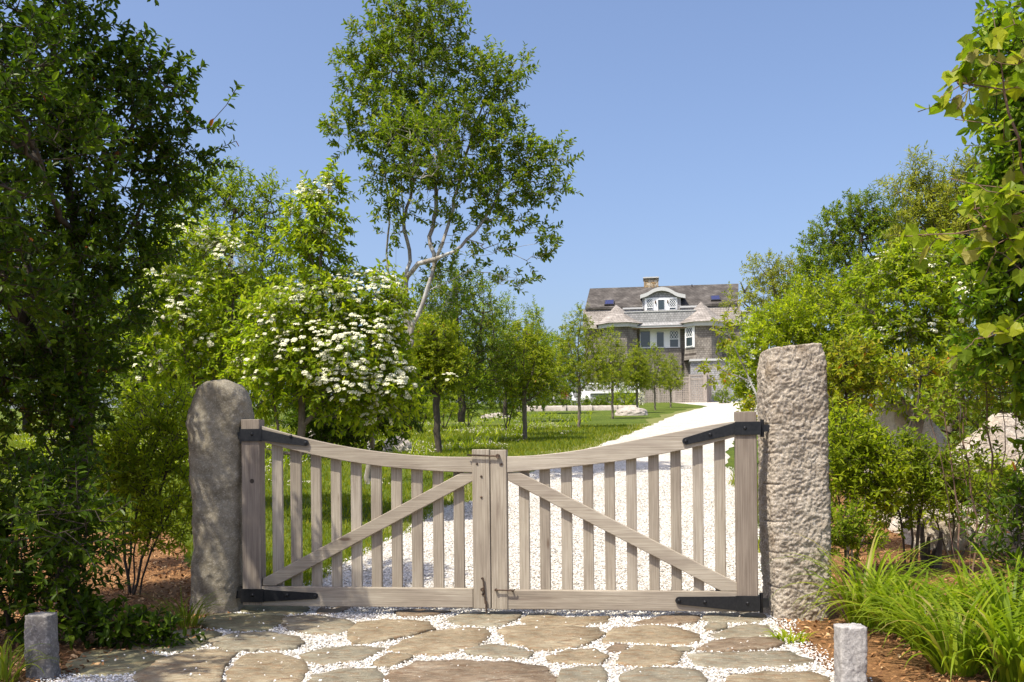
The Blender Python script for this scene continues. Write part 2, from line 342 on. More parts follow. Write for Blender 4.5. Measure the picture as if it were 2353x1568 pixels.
Ledge = [(698, 1342), (803, 1295), (884, 1253), (925, 1225), (977, 1198), (1019, 1171), (1085, 1152), (1220, 1085), (1358, 1030), (1414, 1011), (1508, 973), (1553, 953), (1628, 934)]
Redge = [(1765, 1400), (1752, 1250), (1722, 1160), (1694, 1115), (1674, 1080), (1670, 1045), (1700, 1000), (1770, 955), (1860, 930)]
LE = np.array([ground_at(*p) for p in Ledge]); RE = np.array([ground_at(*p) for p in Redge])
RE[-1][1] = min(RE[-1][1], 80)
RE = RE[np.argsort(RE[:, 1])]; LE = LE[np.argsort(LE[:, 1])]
def wob(y, s, a=.05): return a * math.sin(y * 2.3 + s) + a * .7 * math.sin(y * 5.1 + 2 * s)
def dl(y): return float(np.interp(y, LE[:, 1], LE[:, 0])) + (wob(y, 1) if y > 8.2 else 0)
def dr(y): return float(np.interp(y, RE[:, 1], RE[:, 0])) + (wob(y, 2) if y > 8.2 else 0)
sheet('lawn', 7.5, 104, lambda y: -70, lambda y: 60, .002, M['lawn'], 10)
sheet('drive', 7.25, 80, lambda y: dl(y) if y > 7.9 else dl(8.0) - .25 * (8.0 - y) , dr, .012, M['shell'], 8)
def pave_l(y): return float(np.interp(y, [2, 4.6, 5.2, 5.8, 6.6, 7.0, 7.3], [-2.5, -2.5, -2.25, -2.0, -1.9, -1.95, -1.95]))
def pave_r(y): return float(np.interp(y, [2, 4.6, 5.2, 5.9, 6.5, 7.3], [2.0, 1.62, 1.60, 1.62, 1.72, 1.80]))
sheet('mulch_bed_ground', 1.0, 11.25, lambda y: -14, lambda y: pave_l(y) if y < 7.0 else float(np.interp(y, [7, 8, 9.5, 11.3], [-1.95, -2.45, -3.1, -3.9])) + wob(y, 3), .008, M['mulch'], 8)
sheet('mulch_bed_ground', 1.0, 17, lambda y: pave_r(y) if y < 7.0 else dr(y) + float(np.interp(y, [7, 9, 11, 17], [0, .1, .5, 1.0])) + wob(y, 4), lambda y: 16, .009, M['mulch'], 8)
sheet('gravel_apron', 1.0, 7.25, pave_l, pave_r, .013, M['shell'], 8)
sheet('verge', 11, 60, lambda y: dl(y) - .55 - .2 * math.sin(y), dl, .006, M['verge'], 2)
sheet('road', -8, 1.0, lambda y: -60, lambda y: 60, .006, plain('asphalt', (.06, .06, .06), .9), 4)

# flagstones traced from the photo
def Lc(x, y): return (x * .5, 1332.6 + .5 * y)
def Rc(x, y): return (1176.3 + .5 * x, 1332.6 + .5 * y)
FL = [
 (2, Lc, [(895,215),(960,180),(1090,172),(1310,178),(1295,215),(1240,248),(1090,250),(960,235)]),
 (2, Lc, [(590,320),(720,262),(900,237),(1020,262),(960,300),(900,340),(760,352),(620,335)]),
 (1, Lc, [(965,300),(1060,268),(1200,258),(1360,280),(1405,310),(1380,335),(1200,345),(1060,350),(980,325)]),
 (2, Lc, [(290,410),(380,355),(500,335),(640,345),(765,375),(740,410),(620,450),(400,455),(300,440)]),
 (0, Lc, [(660,440),(720,400),(850,352),(1010,340),(1080,352),(1050,400),(1010,460),(990,530),(700,530),(620,480)]),
 (0, Lc, [(1060,440),(1110,360),(1260,362),(1390,380),(1405,430),(1395,475),(1330,540),(1020,540)]),
 (1, Lc, [(1280,205),(1360,182),(1450,180),(1600,200),(1650,225),(1580,262),(1450,268),(1330,250)]),
 (2, Lc, [(1090,135),(1180,122),(1380,120),(1430,145),(1400,170),(1200,178),(1110,165)]),
 (3, Lc, [(1450,160),(1480,130),(1540,122),(1620,135),(1560,165),(1470,172)]),
 (0, Lc, [(1580,300),(1640,220),(1760,200),(1960,215),(2010,245),(1880,275),(1700,310),(1620,318)]),
 (1, Lc, [(1380,370),(1470,330),(1620,320),(1770,328),(1730,360),(1660,385),(1500,410),(1400,390)]),
 (3, Lc, [(1800,165),(1900,155),(2080,160),(1960,185),(1850,188)]),
 (0, Lc, [(1790,340),(1850,300),(1960,260),(2100,240),(2240,238),(2260,270),(2200,320),(2060,360),(1880,355)]),
 (1, Lc, [(2060,200),(2110,168),(2250,162),(2395,165),(2380,200),(2300,228),(2130,228)]),
 (0, Lc, [(1710,405),(1780,362),(1870,362),(1900,375),(1830,410),(1740,420)]),
 (3, Lc, [(1780,440),(1900,395),(2100,385),(2330,392),(2500,412),(2540,450),(2500,540),(1780,540)]),
 (1, Lc, [(2130,350),(2250,322),(2350,332),(2460,350),(2440,375),(2300,378),(2180,366)]),
 (1, Lc, [(1420,460),(1560,425),(1720,422),(1765,450),(1755,540),(1400,540)]),
 (0, Rc, [(-60,270),(-30,240),(40,230),(200,236),(400,240),(415,290),(290,330),(130,345),(10,318)]),
 (0, Rc, [(45,215),(70,165),(200,168),(230,190),(420,182),(440,205),(340,230),(160,234),(90,230)]),
 (3, Rc, [(565,215),(650,195),(760,172),(860,180),(850,210),(760,222),(620,220)]),
 (1, Rc, [(870,208),(885,168),(1168,166),(1170,210),(980,214)]),
 (0, Rc, [(430,290),(450,248),(600,228),(760,233),(865,262),(860,300),(740,318),(560,306),(440,303)]),
 (1, Rc, [(880,238),(905,222),(980,222),(990,240),(930,254),(890,252)]),
 (1, Rc, [(895,272),(970,247),(1060,222),(1170,224),(1210,262),(1130,280),(960,284)]),
 (3, Rc, [(850,345),(900,308),(1000,293),(1200,289),(1260,312),(1200,337),(1000,350)]),
 (1, Rc, [(800,375),(850,360),(1100,352),(1270,345),(1370,385),(1340,410),(1150,420),(960,430),(860,412)]),
 (0, Rc, [(490,365),(550,325),(660,318),(780,355),(770,405),(640,425),(490,410)]),
 (0, Rc, [(150,378),(250,345),(370,335),(440,370),(430,400),(330,407),(180,403)]),
 (3, Rc, [(432,335),(470,315),(545,314),(525,345),(450,352)]),
 (1, Rc, [(500,465),(560,437),(700,432),(820,435),(900,475),(900,550),(470,550)]),
 (0, Rc, [(990,462),(1130,443),(1340,443),(1450,465),(1480,550),(960,550)]),
 (1, Rc, [(210,445),(300,422),(400,424),(440,455),(430,550),(210,550)]),
 (1, Rc, [(712,328),(770,326),(835,330),(820,345),(760,347)]),
]
pav = empty('flagstone_paving', (0, 5.5, 0)); pav['kind'] = 'structure'
stone_polys = []
def smooth_poly(P, it=2):
    for _ in range(it):
        Q = []
        for i in range(len(P)):
            a, b = P[i], P[(i + 1) % len(P)]; Q += [a * .78 + b * .22, a * .22 + b * .78]
        P = np.array(Q)
    return P
def flagstone(P, mi, seed):
    P = np.array(P)[:, :2]; c = P.mean(0); P = c + (smooth_poly(P, 1) * .5 + np.repeat(P, 2, axis=0) * .5 - c) * 1.03
    Pn = []
    for i in range(len(P)):
        for t in (0, .25, .5, .75): Pn.append(P[i] * (1 - t) + P[(i + 1) % len(P)] * t)
    P = np.array(Pn); q = np.c_[P * 5.5, np.full(len(P), seed * 3.1)]
    P = c + (P - c) * (1.0 + .17 * fbm(q, 5, 2.2, .6)[:, None])
    stone_polys.append(P); n = len(P); mb = MB()
    rings = []; th = .016 + .006 * math.sin(seed * 2.7)
    tx, ty = .012 * math.sin(seed * 5.1), .012 * math.cos(seed * 3.3)
    for s, z in ((1.0, -.02), (1.0, th - .007), (.985, th), (.8, th + .001), (.5, th + .001), (.22, th)):
        p = c + (P - c) * s; zz = np.full(n, z + .012)
        if z > 0: zz = zz + .010 * fbm(np.c_[p * 5, np.full(n, seed)], 4) + (p - c) @ np.array((tx, ty))
        rings.append(np.c_[p, zz])
    V = np.concatenate(rings + [np.array([[c[0], c[1], th + .012]])])
    Fq = []
    for r in range(len(rings) - 1):
        for j in range(n): Fq.append((r * n + j, r * n + (j + 1) % n, (r + 1) * n + (j + 1) % n, (r + 1) * n + j))
    mb.add(V, Fq, smooth=True); k = (len(rings) - 1) * n
    mb.f.append(np.array([(k + j, k + (j + 1) % n, len(V) - 1) for j in range(n)])); mb.uv.append(np.zeros((3 * n, 2))); mb.mi.append(np.zeros(n, int)); mb.sm.append(np.full(n, True))
    cl = np.array((c[0], c[1] - 0, 0)); o = mb.build('flagstone', M['flag'][mi], None, cl); o.parent = pav; o.location = cl - np.array((0, 5.5, 0))
for i, (mi, fn, pts) in enumerate(FL):
    flagstone([ground_at(*fn(*p)) for p in pts], mi, i + 1)
k = 40
for yy in (4.15, 3.5, 2.85, 2.2, 1.6):                     # the apron goes on towards the road
    for xx in np.arange(-2.1, 1.9, .78):
        k += 1; cc = np.array((xx + .2 * math.sin(k * 1.7), yy + .05 * math.cos(k)))
        if yy > 4.1: continue
        flagstone([np.array((cc[0] + .36 * math.cos(a) * (1 + .12 * math.sin(k + 3 * a)), cc[1] + .29 * math.sin(a) * (1 + .12 * math.cos(k * 2 + 2 * a)), 0)) for a in np.linspace(0, 2 * math.pi, 9)[:-1]], k % 4, k)

def in_poly(P, x, y):
    inside = np.zeros(len(x), bool); n = len(P)
    for i in range(n):
        x1, y1 = P[i]; x2, y2 = P[(i + 1) % n]
        cnd = ((y1 > y) != (y2 > y)) & (x < (x2 - x1) * (y - y1) / (y2 - y1 + 1e-12) + x1); inside ^= cnd
    return inside

def flakes(name, x, y, size, aspect, mat, z0=.0, tilt=.5, lift=.012, kind='stuff', thick=.35):
    n = len(x); a = RNG.uniform(0, 2 * np.pi, n); s = size * RNG.uniform(.5, 1.4, n)
    nz = nrm(np.c_[RNG.normal(0, tilt, n), RNG.normal(0, tilt, n), np.ones(n)])
    d = np.c_[np.cos(a), np.sin(a), np.zeros(n)]; d = nrm(d - nz * (d * nz).sum(1, keepdims=True)); e = np.cross(nz, d)
    c = np.c_[x, y, g(y) + z0 + RNG.uniform(0, lift, n)]
    w = s * aspect
    t = [(-.5, -.35, 0), (.1, -.5, .0), (.5, -.1, 0), (.35, .45, 0), (-.3, .5, 0), (0, 0, thick)]
    V = np.stack([c + d * (s * p)[:, None] + e * (w * q)[:, None] + nz * (s * r)[:, None] for p, q, r in t], 1)
    base = (np.arange(n) * 6)[:, None, None]
    Fq = (np.array([(0, 1, 5), (1, 2, 5), (2, 3, 5), (3, 4, 5), (4, 0, 5)])[None] + base).reshape(-1, 3)
    mb = MB(); mb.add(V.reshape(-1, 3), Fq); o = mb.build(name, mat); o['kind'] = kind; return o

# shell chips between the stones and on the near drive
n = 78000; x = RNG.uniform(-2.6, 2.1, n); y = RNG.uniform(3.6, 7.3, n)
keep = (x > np.array([pave_l(v) for v in y]) - .12 * RNG.random(n)) & (x < np.array([pave_r(v) for v in y]) + .15 * RNG.random(n))
ins = np.zeros(n, bool)
for P in stone_polys: ins |= in_poly(P, x, y)
keep &= (~ins) | (RNG.random(n) < .004)
zz = np.where(ins, .030, .0)
x, y, zz = x[keep], y[keep], zz[keep]
o = flakes('shell_gravel', x, y, .0135, .75, M['chip'], z0=.014 + zz, lift=.010)
n = 100000; y = 7.3 + 10 * RNG.random(n) ** 1.5; x = RNG.uniform(-1.9, 4.0, n)
a = np.array([dl(v) for v in y]); b = np.array([dr(v) for v in y]); keep = (x > a - .07) & (x < b + .1)
flakes('shell_gravel', x[keep], y[keep], .017, .7, M['chip'], z0=.012, lift=.008, thick=.25)
n = 26000; x = np.concatenate([RNG.uniform(-5.2, -1.9, n // 2), RNG.uniform(1.6, 6.5, n // 2)]); y = np.concatenate([RNG.uniform(4.4, 11, n // 2), RNG.uniform(4.2, 12, n // 2)])
lim = np.array([pave_l(v) if v < 7 else np.interp(v, [7, 8, 9.5, 11.3], [-1.95, -2.45, -3.1, -3.9]) for v in y]); lim2 = np.array([pave_r(v) if v < 7 else dr(v) + np.interp(v, [7, 9, 11, 17], [0, .1, .5, 1.0]) for v in y])
keep = np.where(x < 0, x < lim, x > lim2)
flakes('mulch', x[keep], y[keep], .035, .35, M['mulch_chip'], z0=.010, lift=.02, tilt=.6, thick=.12)

# ------------------------------------------------------------------ lawn grass and clover
def blades(n, xs, ys, h, w, mat, name, lean=.35, kind='stuff', zb=.0):
    a = RNG.uniform(0, 2 * np.pi, n); hh = h * RNG.uniform(.5, 1.3, n); ww = w
    b = np.c_[xs, ys, g(ys) + zb]; s = np.c_[np.cos(a), np.sin(a), np.zeros(n)] * (ww / 2)[:, None]
    tip = b + np.c_[RNG.normal(0, lean, n) * hh, RNG.normal(0, lean, n) * hh, hh]
    V = np.stack([b - s, b + s, tip], 1).reshape(-1, 3)
    mb = MB(); mb.add(V, np.arange(3 * n).reshape(-1, 3)); o = mb.build(name, mat); o['kind'] = kind; return o
n = 150000; y = 7.9 + 26 * RNG.random(n) ** 1.7; x = RNG.uniform(-.60, .35, n) * y
lb = np.interp(y, [7, 8, 9.5, 11.3], [-1.95, -2.45, -3.1, -3.9]); keep = (x < np.array([dl(v) for v in y]) + .04) & ((x > lb) | (y > 11.3)); x, y = x[keep], y[keep]
blades(len(x), x, y, np.where(y < 12, .06, .075), .006 + .0007 * y, M['grass'], 'grass')
n = 6000; y = RNG.uniform(9.5, 16, n); x = np.array([dr(v) for v in y]) + RNG.uniform(-.05, 1.0, n) * np.interp(y, [9.5, 11, 16], [.3, .8, 1.2])
blades(n, x, y, .10, np.full(n, .012), M['grass'], 'grass')
def patchy(n, x0, x1, y0, y1, th):
    y = RNG.uniform(y0, y1, n); x = RNG.uniform(x0, x1, n) * y
    q = fbm(np.c_[x * .55, y * .35, np.zeros(n)], 3); k = q > th; return x[k], y[k]
x, y = patchy(20000, -.5, .06, 15, 42, .06); keep = x < np.array([dl(v) for v in y]) - 1.5; x, y = x[keep], y[keep]
o = flakes('clover_blossom', x, y, .026, .9, M['clover'], z0=.05, lift=.05, thick=.5)
x, y = patchy(9000, -.5, .08, 17, 50, .0); keep = x < np.array([dl(v) for v in y]) - 2.5; x, y = x[keep], y[keep]
blades(len(x), x, y, .22, np.full(len(x), .05), M['leaf_bright'], 'weeds', .6)

# ------------------------------------------------------------------ house
HY = 82.0; HROT = math.radians(-7.8)
def Z1(x, y): return (1250 + .2345 * x, 606.6 + .2345 * y)
h0 = at(*Z1(1160, 1365), HY); h0[2] = h0[2]
hx = np.array((math.cos(HROT), math.sin(HROT), 0)); hy = np.array((-math.sin(HROT), math.cos(HROT), 0))
def hp(x, y, v=0.0):
    r = np.array(ray(*Z1(x, y))); o = np.array((0, 0, ZC)) - h0
    t = (v - o @ hy) / (r @ hy); p = o + r * t
    return float(p @ hx), float(p[2])
house = empty('shingle_house', tuple(h0), HROT)
tag(house, 'grey shingled gambrel house with two turrets at the top of the drive', 'house')
def hu(x, v=0): return hp(x, 800, v)[0]
def hz(y, v=0, x=1160): return hp(x, y, v)[1]
def hbox(name, x0, x1, y0, y1, v0, v1, mat, parent=house, ref=None):
    vr = v0 if ref is None else ref; mb = MB()
    xm = (x0 + x1) / 2
    mb.box((hu(x0, vr), v0, hz(y1, vr, xm)), (hu(x1, vr), v1, hz(y0, vr, xm))); return mb.build(name, mat, parent)
zr, zb, ze, zg = hz(236, 5), hz(424, .8), hz(610, 0), -.8
uL, uR = hu(398), hu(1925)
mb = MB(); mb.box((uL, 0, zg), (uR, 9, ze)); mb.build('wall', M['sh_brown'], house)
# gambrel lower slope, both sides, and ends
mb = MB(); a, b = uL - .15, uR + .1
prof = [(-.25, ze - .1), (.1, ze + .25), (.8, zb)]
V = []; Fq = []
for u in (a, b):
    for v, z in prof: V.append((u, v, z))
    for v, z in prof[::-1]: V.append((u, 10 - v, z))
for j in range(5): Fq.append((j, j + 6, j + 7, j + 1))
mb.add(V, Fq); mb.add(V, [(0, 1, 4, 5), (1, 2, 3, 4), (6, 11, 10, 7), (7, 10, 9, 8)]); mb.build('lower_roof', M['sh_tan'], house)
ul, ur = hu(455, 5), hu(1912, 5); uL2, uR2 = hu(408, .8), hu(1905, .8)
mb = MB(); t = .16
V = [(uL2, .62, zb - .05), (uR2, .62, zb - .05), (ur, 5, zr), (ul, 5, zr), (uL2, 9.4, zb - .05), (uR2, 9.4, zb - .05)]
V2 = [(x, y, z + t) for x, y, z in V]
mb.add(V + V2, [(0,1,7,6),(6,7,8,9),(9,8,11,10),(4,10,11,5)]); mb.add(V + V2, [(0,6,9,3),(3,9,10,4),(1,2,8,7),(2,5,11,8)]); mb.add(V + V2, [(0, 3, 2, 1), (3, 4, 5, 2)])
roof = mb.build('roof', M['sh_roof'], house)
def roof_v(z): return .62 + (z - zb - .1) / (zr - zb) * 4.38
# chimney
c = MB(); c.box((hu(985, 5.4), 4.8, zr - .9), (hu(1127, 5.4), 6.2, hz(150, 5.4))); ch = c.build('chimney', M['chimney'], roof)
c = MB(); c.box((hu(978, 5.4), 4.65, hz(150, 5.4) + .003), (hu(1132, 5.4), 6.35, hz(138, 5.4))); c.build('chimney_cap', M['trimgrey'], ch)
def tube(mb, pts, rad, k=8, cap=True, smooth=True):
    pts = np.array(pts, float); n = len(pts); rad = np.broadcast_to(rad, n)
    T = nrm(np.gradient(pts, axis=0)); up = np.array((0, 0, 1.)) if abs(T[0][2]) < .9 else np.array((1., 0, 0)); V = []
    for i in range(n):
        a = nrm(np.cross(T[i], up)); b = np.cross(T[i], a)
        for j in range(k):
            th = 2 * math.pi * j / k; V.append(pts[i] + rad[i] * (a * math.cos(th) + b * math.sin(th)))
    Fq = [(i * k + j, i * k + (j + 1) % k, (i + 1) * k + (j + 1) % k, (i + 1) * k + j) for i in range(n - 1) for j in range(k)]
    mb.add(V, Fq, smooth=smooth)
    if cap:
        s = len(V); V2 = [pts[0], pts[-1]]
        mb.add(V + V2, [(s, (j + 1) % k, j) for j in range(k)] + [(s + 1, (n - 1) * k + j, (n - 1) * k + (j + 1) % k) for j in range(k)])
c = MB(); tube(c, [(hu(1455, 4.6), 4.6, hz(262, 4.6)), (hu(1455, 4.6), 4.6, hz(213, 4.6))], .055); c.build('vent_pipe', M['frame_dark'], roof)
for x0, x1, y0, y1 in ((597, 692, 360, 421), (1634, 1729, 323, 384)):
    vv = roof_v(hz((y0 + y1) / 2, 2)); sl = (zr - zb) / 4.38
    z0, z1 = hz(y1, vv, (x0 + x1) / 2), hz(y0, vv, (x0 + x1) / 2); u0, u1 = hu(x0, vv), hu(x1, vv); v0, v1 = roof_v(z0), roof_v(z1)
    c = MB(); q = .13
    V = [(u0, v0, z0), (u1, v0, z0), (u1, v1, z1), (u0, v1, z1)]; V = V + [(x, y - .1, z + q) for x, y, z in V]
    c.add(V, [(4, 5, 6, 7), (0, 1, 5, 4), (1, 2, 6, 5), (2, 3, 7, 6), (3, 0, 4, 7)]); sk = c.build('skylight', M['frame_dark'], roof)
    c = MB(); e = .07; V = [(u0 + e, v0 - .1 + e * .8, z0 + q + e * sl), (u1 - e, v0 - .1 + e * .8, z0 + q + e * sl), (u1 - e, v1 - .1 - e * .8, z1 + q - e * sl), (u0 + e, v1 - .1 - e * .8, z1 + q - e * sl)]
    V = [(x, y - .01, z + .012) for x, y, z in V]; c.add(V, [(0, 1, 2, 3)]); c.build('pane', M['glass_blue'], sk)
# windows
def window(x0, x1, y0, y1, v, parent, lattice_to=.62, kind='window', fr=.055, diag=True, T=None):
    u0, u1 = hu(x0, v), hu(x1, v); xm = (x0 + x1) / 2; z0, z1 = hz(y1, v, xm), hz(y0, v, xm)
    if T is not None:
        c0, w_ = T; u0, u1 = -w_ / 2, w_ / 2
    objs = []
    c = MB(); f = fr
    for a, b in (((u0, -.03, z0), (u0 + f, .03, z1)), ((u1 - f, -.03, z0), (u1, .03, z1)), ((u0 + f, -.03, z1 - f), (u1 - f, .03, z1)), ((u0 + f, -.03, z0), (u1 - f, .03, z0 + f))): c.box(a, b)
    zs = z0 + (z1 - z0) * (1 - lattice_to)
    if lattice_to > 0: c.box((u0 + f, -.025, zs - .03), (u1 - f, .025, zs + .03))
    w = c.build(kind, M['white'], parent)
    if T is None: w.location = (0, v, 0)
    else: w.location = (c0[0], c0[1], 0); w.rotation_euler = (0, 0, c0[2])
    c = MB(); c.box((u0 + f, .0, z0 + f), (u1 - f, .02, z1 - f)); c.build('pane', M['glass'], w)
    if diag and lattice_to > 0:
        c = MB(); W_ = u1 - u0 - 2 * f; H_ = z1 - f - zs; nx = 3; ny = max(2, round(H_ / (W_ / nx * 1.35))); t = .014
        def seg(a, b):
            a = np.array(a); b = np.array(b); d = nrm(b - a); pz = np.array((-d[1], d[0])) * t
            p = [a - pz, b - pz, b + pz, a + pz]; c.add([(q[0], -.012, q[1]) for q in p] , [(0, 1, 2, 3)])
        sx, sz = W_ / nx, H_ / ny
        for s_ in (1, -1):
            for i in range(-ny, nx + 1):
                p = []
                for t_ in np.linspace(0, 1, 2):
                    p.append([i * sx + t_ * ny * sx, t_ * H_])
                a0 = max(0., -i / ny); a1 = min(1., (nx - i) / ny)
                if a1 - a0 < 1e-3: continue
                A = [i * sx + a0 * ny * sx, a0 * H_]; B = [i * sx + a1 * ny * sx, a1 * H_]
                if s_ < 0: A[0] = W_ - A[0]; B[0] = W_ - B[0]
                seg((u0 + f + A[0], zs + A[1]), (u0 + f + B[0], zs + B[1]))
        c.build('lattice_bars', M['white'], w)
    return w
# dormer
DV = .45
dpts = [(943, 312), (960, 304), (985, 297), (1015, 285), (1045, 266), (1075, 250), (1110, 238), (1150, 232), (1190, 236), (1225, 246), (1255, 262), (1285, 281), (1320, 294), (1350, 300), (1385, 306)]
P2 = [hp(x, y, DV) for x, y in dpts]
c = MB(); fu0, fu1 = hu(968, DV), hu(1345, DV); zlow = hz(455, DV)
body = [(fu0, zlow)] + [(min(max(u, fu0), fu1), z - .14) for u, z in P2] + [(fu1, zlow)]
nb = len(body); V = [(u, DV, z) for u, z in body] + [(u, 4.6, z) for u, z in body]
cu = (fu0 + fu1) / 2
V += [(cu, DV, zlow), (cu, 4.6, zlow)]
c.add(V, [(2 * nb, i + 1, i) for i in range(nb - 1)]); c.add(V, [(i, i + 1, nb + i + 1, nb + i) for i in range(nb - 1)])
dorm = c.build('dormer', M['sh_grey'], house)
def arch(name, v0, v1, t, lift, mat, parent):
    c = MB(); lo = [(u, z - t + lift) for u, z in P2]; hi = [(u, z + lift) for u, z in P2]; n = len(P2)
    V = [(u, v0, z) for u, z in lo] + [(u, v0, z) for u, z in hi] + [(u, v1, z) for u, z in hi] + [(u, v1, z) for u, z in lo]
    Fq = []
    for i in range(n - 1):
        for k in range(4): Fq.append((k * n + i, k * n + i + 1, ((k + 1) % 4) * n + i + 1, ((k + 1) % 4) * n + i))
    Fq += [(0, n, 2 * n, 3 * n), (n - 1, 4 * n - 1, 3 * n - 1, 2 * n - 1)]
    c.add(V, Fq, smooth=False); return c.build(name, mat, parent)
arch('eyebrow_trim', DV - .32, DV - .20, .30, 0, M['trimgrey'], dorm)
arch('eyebrow_roof', DV - .197, 4.7, .10, .03, M['sh_roof'], dorm)
hbox('window_wall', 990, 1310, 330, 456, DV - .06, DV + .02, M['white'], house)
for x0, x1, y0, y1 in ((1008, 1074, 342, 455), (1231, 1297, 340, 451)): window(x0, x1, y0, y1, DV - .09, house, .78, fr=.03)
window(1118, 1186, 350, 454, DV - .09, house, 0, 'balcony_door', .03)
def sconce(x, y, v):
    u, z = hp(x, y, v); c = MB(); tube(c, [(u, v - .07, z - .12), (u, v - .1, z - .04), (u, v - .1, z + .12), (u, v - .07, z + .15)], [.035, .06, .05, .02]); c.box((u - .04, v - .05, z - .02), (u + .04, v, z + .1)); c.build('wall_lantern', M['rust'], house)
sconce(1092, 378, DV - .06); sconce(1213, 374, DV - .06)
hbox('eave_trim', 775, 975, 428, 444, -.02, .7, M['trimgrey']); hbox('eave_trim', 1338, 1520, 410, 428, -.02, .7, M['trimgrey'])
hbox('upper_wall', 775, 967, 444, 560, .1, .5, M['sh_grey']); hbox('upper_wall', 1346, 1520, 428, 560, .1, .5, M['sh_grey'])
# balcony parapet between turrets
hbox('balcony_parapet', 790, 1490, 468, 572, -.95, -.75, M['sh_grey']); hbox('parapet_cap', 786, 1494, 459, 467, -1.0, -.7, M['trimgrey'])
c = MB(); u0, u1 = hu(790, -.9), hu(1490, -.9)
za, zc_ = hz(572, -.95), hz(606, -1.05)
c.add([(u0, -.95, za), (u1, -.95, za), (u1, -1.25, zc_), (u0, -1.25, zc_), (u0, .2, zc_), (u1, .2, zc_), (u1, .2, za), (u0, .2, za)], [(0, 3, 2, 1), (3, 4, 5, 2), (0, 1, 6, 7)]); c.build('flared_skirt', M['sh_grey'], house)
hbox('fascia', 790, 1490, 606, 622, -1.2, -1.0, M['trimgrey']); hbox('beam', 790, 1490, 623, 634, -1.12, -.95, M['beam'])
hbox('window_wall', 940, 1335, 636, 826, -.12, -.02, M['white'])
window(940, 1046, 655, 822, -.16, house, 0, 'window', .05); window(1100, 1180, 664, 822, -.16, house, 0, 'balcony_door', .05); window(1228, 1322, 652, 822, -.16, house, .5)
hbox('lower_gable_wall', 940, 1345, 832, 1365, -.3, -.02, M['sh_brown'])
# turrets
def turret(xc, rpx, apex, yeave, ybot, xbot, vc, mat, win=None, ang0=22.5, flare=1.0):
    u = hu(xc, vc - rpx * .0085); s = .2345 * 82 / F
    R = rpx * s; zE = hz(yeave, vc - R, xc); zA = hz(apex[1], vc, xc); zB = hz(ybot, vc - R, xc); ua = hu(apex[0], vc)
    n = 8; ang = [math.radians(ang0 + 45 * k) for k in range(n)]
    def ring(r, z, cx=u): return [(cx + r * math.cos(a), vc + r * math.sin(a), z) for a in ang]
    c = MB(); V = ring(R * .93 * flare, zB) + ring(R * .88, (zB * .6 + zE * .4)) + ring(R * .88, zE); 
    Fq = [(k * n + j, k * n + (j + 1) % n, (k + 1) * n + (j + 1) % n, (k + 1) * n + j) for k in range(2) for j in range(n)]
    c.add(V, Fq); tr = c.build('turret', mat, house)
    c = MB(); V = ring(R * 1.08, zE - .02) + ring(R * 1.10, zE + .30); V2 = ring(R * .85, zE - .02) + ring(R * .85, zE + .25)
    c.add(V + V2, [(j, (j + 1) % n, n + (j + 1) % n, n + j) for j in range(n)] + [(j, 2 * n + j, 2 * n + (j + 1) % n, (j + 1) % n) for j in range(n)]); c.build('fascia', M['trimgrey'], tr)
    c = MB(); h = zA - zE - .3; um = lambda t: u + (ua - u) * t
    V = ring(R * 1.22, zE + .29, um(0)) + ring(R * .98, zE + .30 + h * .13, um(.15)) + ring(R * .5, zE + .3 + h * .55, um(.6)) + [(ua, vc, zA)]
    Fq = [(k * n + j, k * n + (j + 1) % n, (k + 1) * n + (j + 1) % n, (k + 1) * n + j) for k in range(2) for j in range(n)]
    c.add(V, Fq); c.add(V, [(2 * n + j, 2 * n + (j + 1) % n, 3 * n) for j in range(n)]); V3 = ring(R * 1.22, zE + .289); c.add(V3 , [tuple(range(n))[::-1]]); c.build('turret_roof', M['sh_tan'], tr)
    return tr, u, R, zE, zB
tr, tu, tR, tzE, tzB = turret(1568, 212, (1542, 370), 600, 930, 0, -.2, M['sh_brown'])
# angled window on the turret's flank
tw = .78; ta = math.radians(180 + 45); cx = tu + tR * .90 * math.cos(ta) * .98; cy = -.2 + tR * .90 * math.sin(ta) * .98
w = window(1350, 1412, 622, 812, -1.4, house, .5, T=((cx, cy, math.radians(-45)), tw))
c = MB(); zz0, zz1 = hz(822, -1.4, 1380), hz(612, -1.4, 1380); c.box((-tw / 2 - .12, .02, zz0), (tw / 2 + .12, .08, zz1)); o = c.build('window_surround', M['white'], house); o.location = (cx, cy, 0); o.rotation_euler = (0, 0, math.radians(-45))
turret(740, 205, (712, 400), 612, 960, 0, -.2, M['sh_brown'])
hbox('belt_band', 1425, 1790, 930, 950, -1.9, .02, M['trimgrey']); hbox('lower_wall', 1436, 1822, 950, 1372, -1.7, -.02, M['sh_grey'])
hbox('lower_wall', -25, 972, 1262, 1372, -2.2, -.02, M['sh_grey']); hbox('lower_wall', -25, 392, 1192, 1262, -2.2, -.02, M['sh_grey'])
hbox('porch_wall', 392, 972, 850, 1262, -.35, -.02, M['sh_brown'])  # dark wall colour stands in for the shade of the porch
# porch railing
c = MB(); v = -2.3
for xx in np.linspace(396, 922, 41): c.box((hu(xx, v) - .022, v - .02, hz(1240, v)), (hu(xx, v) + .022, v + .02, hz(1166, v)))
c.box((hu(390, v), v - .05, hz(1166, v)), (hu(926, v), v + .05, hz(1154, v))); c.box((hu(390, v), v - .05, hz(1258, v)), (hu(926, v), v + .05, hz(1240, v)))
for xx in (390, 735, 926): c.box((hu(xx, v) - .08, v - .08, hz(1258, v) + .002), (hu(xx, v) + .08, v + .08, hz(1145, v)))
c.build('porch_railing', M['white'], house)
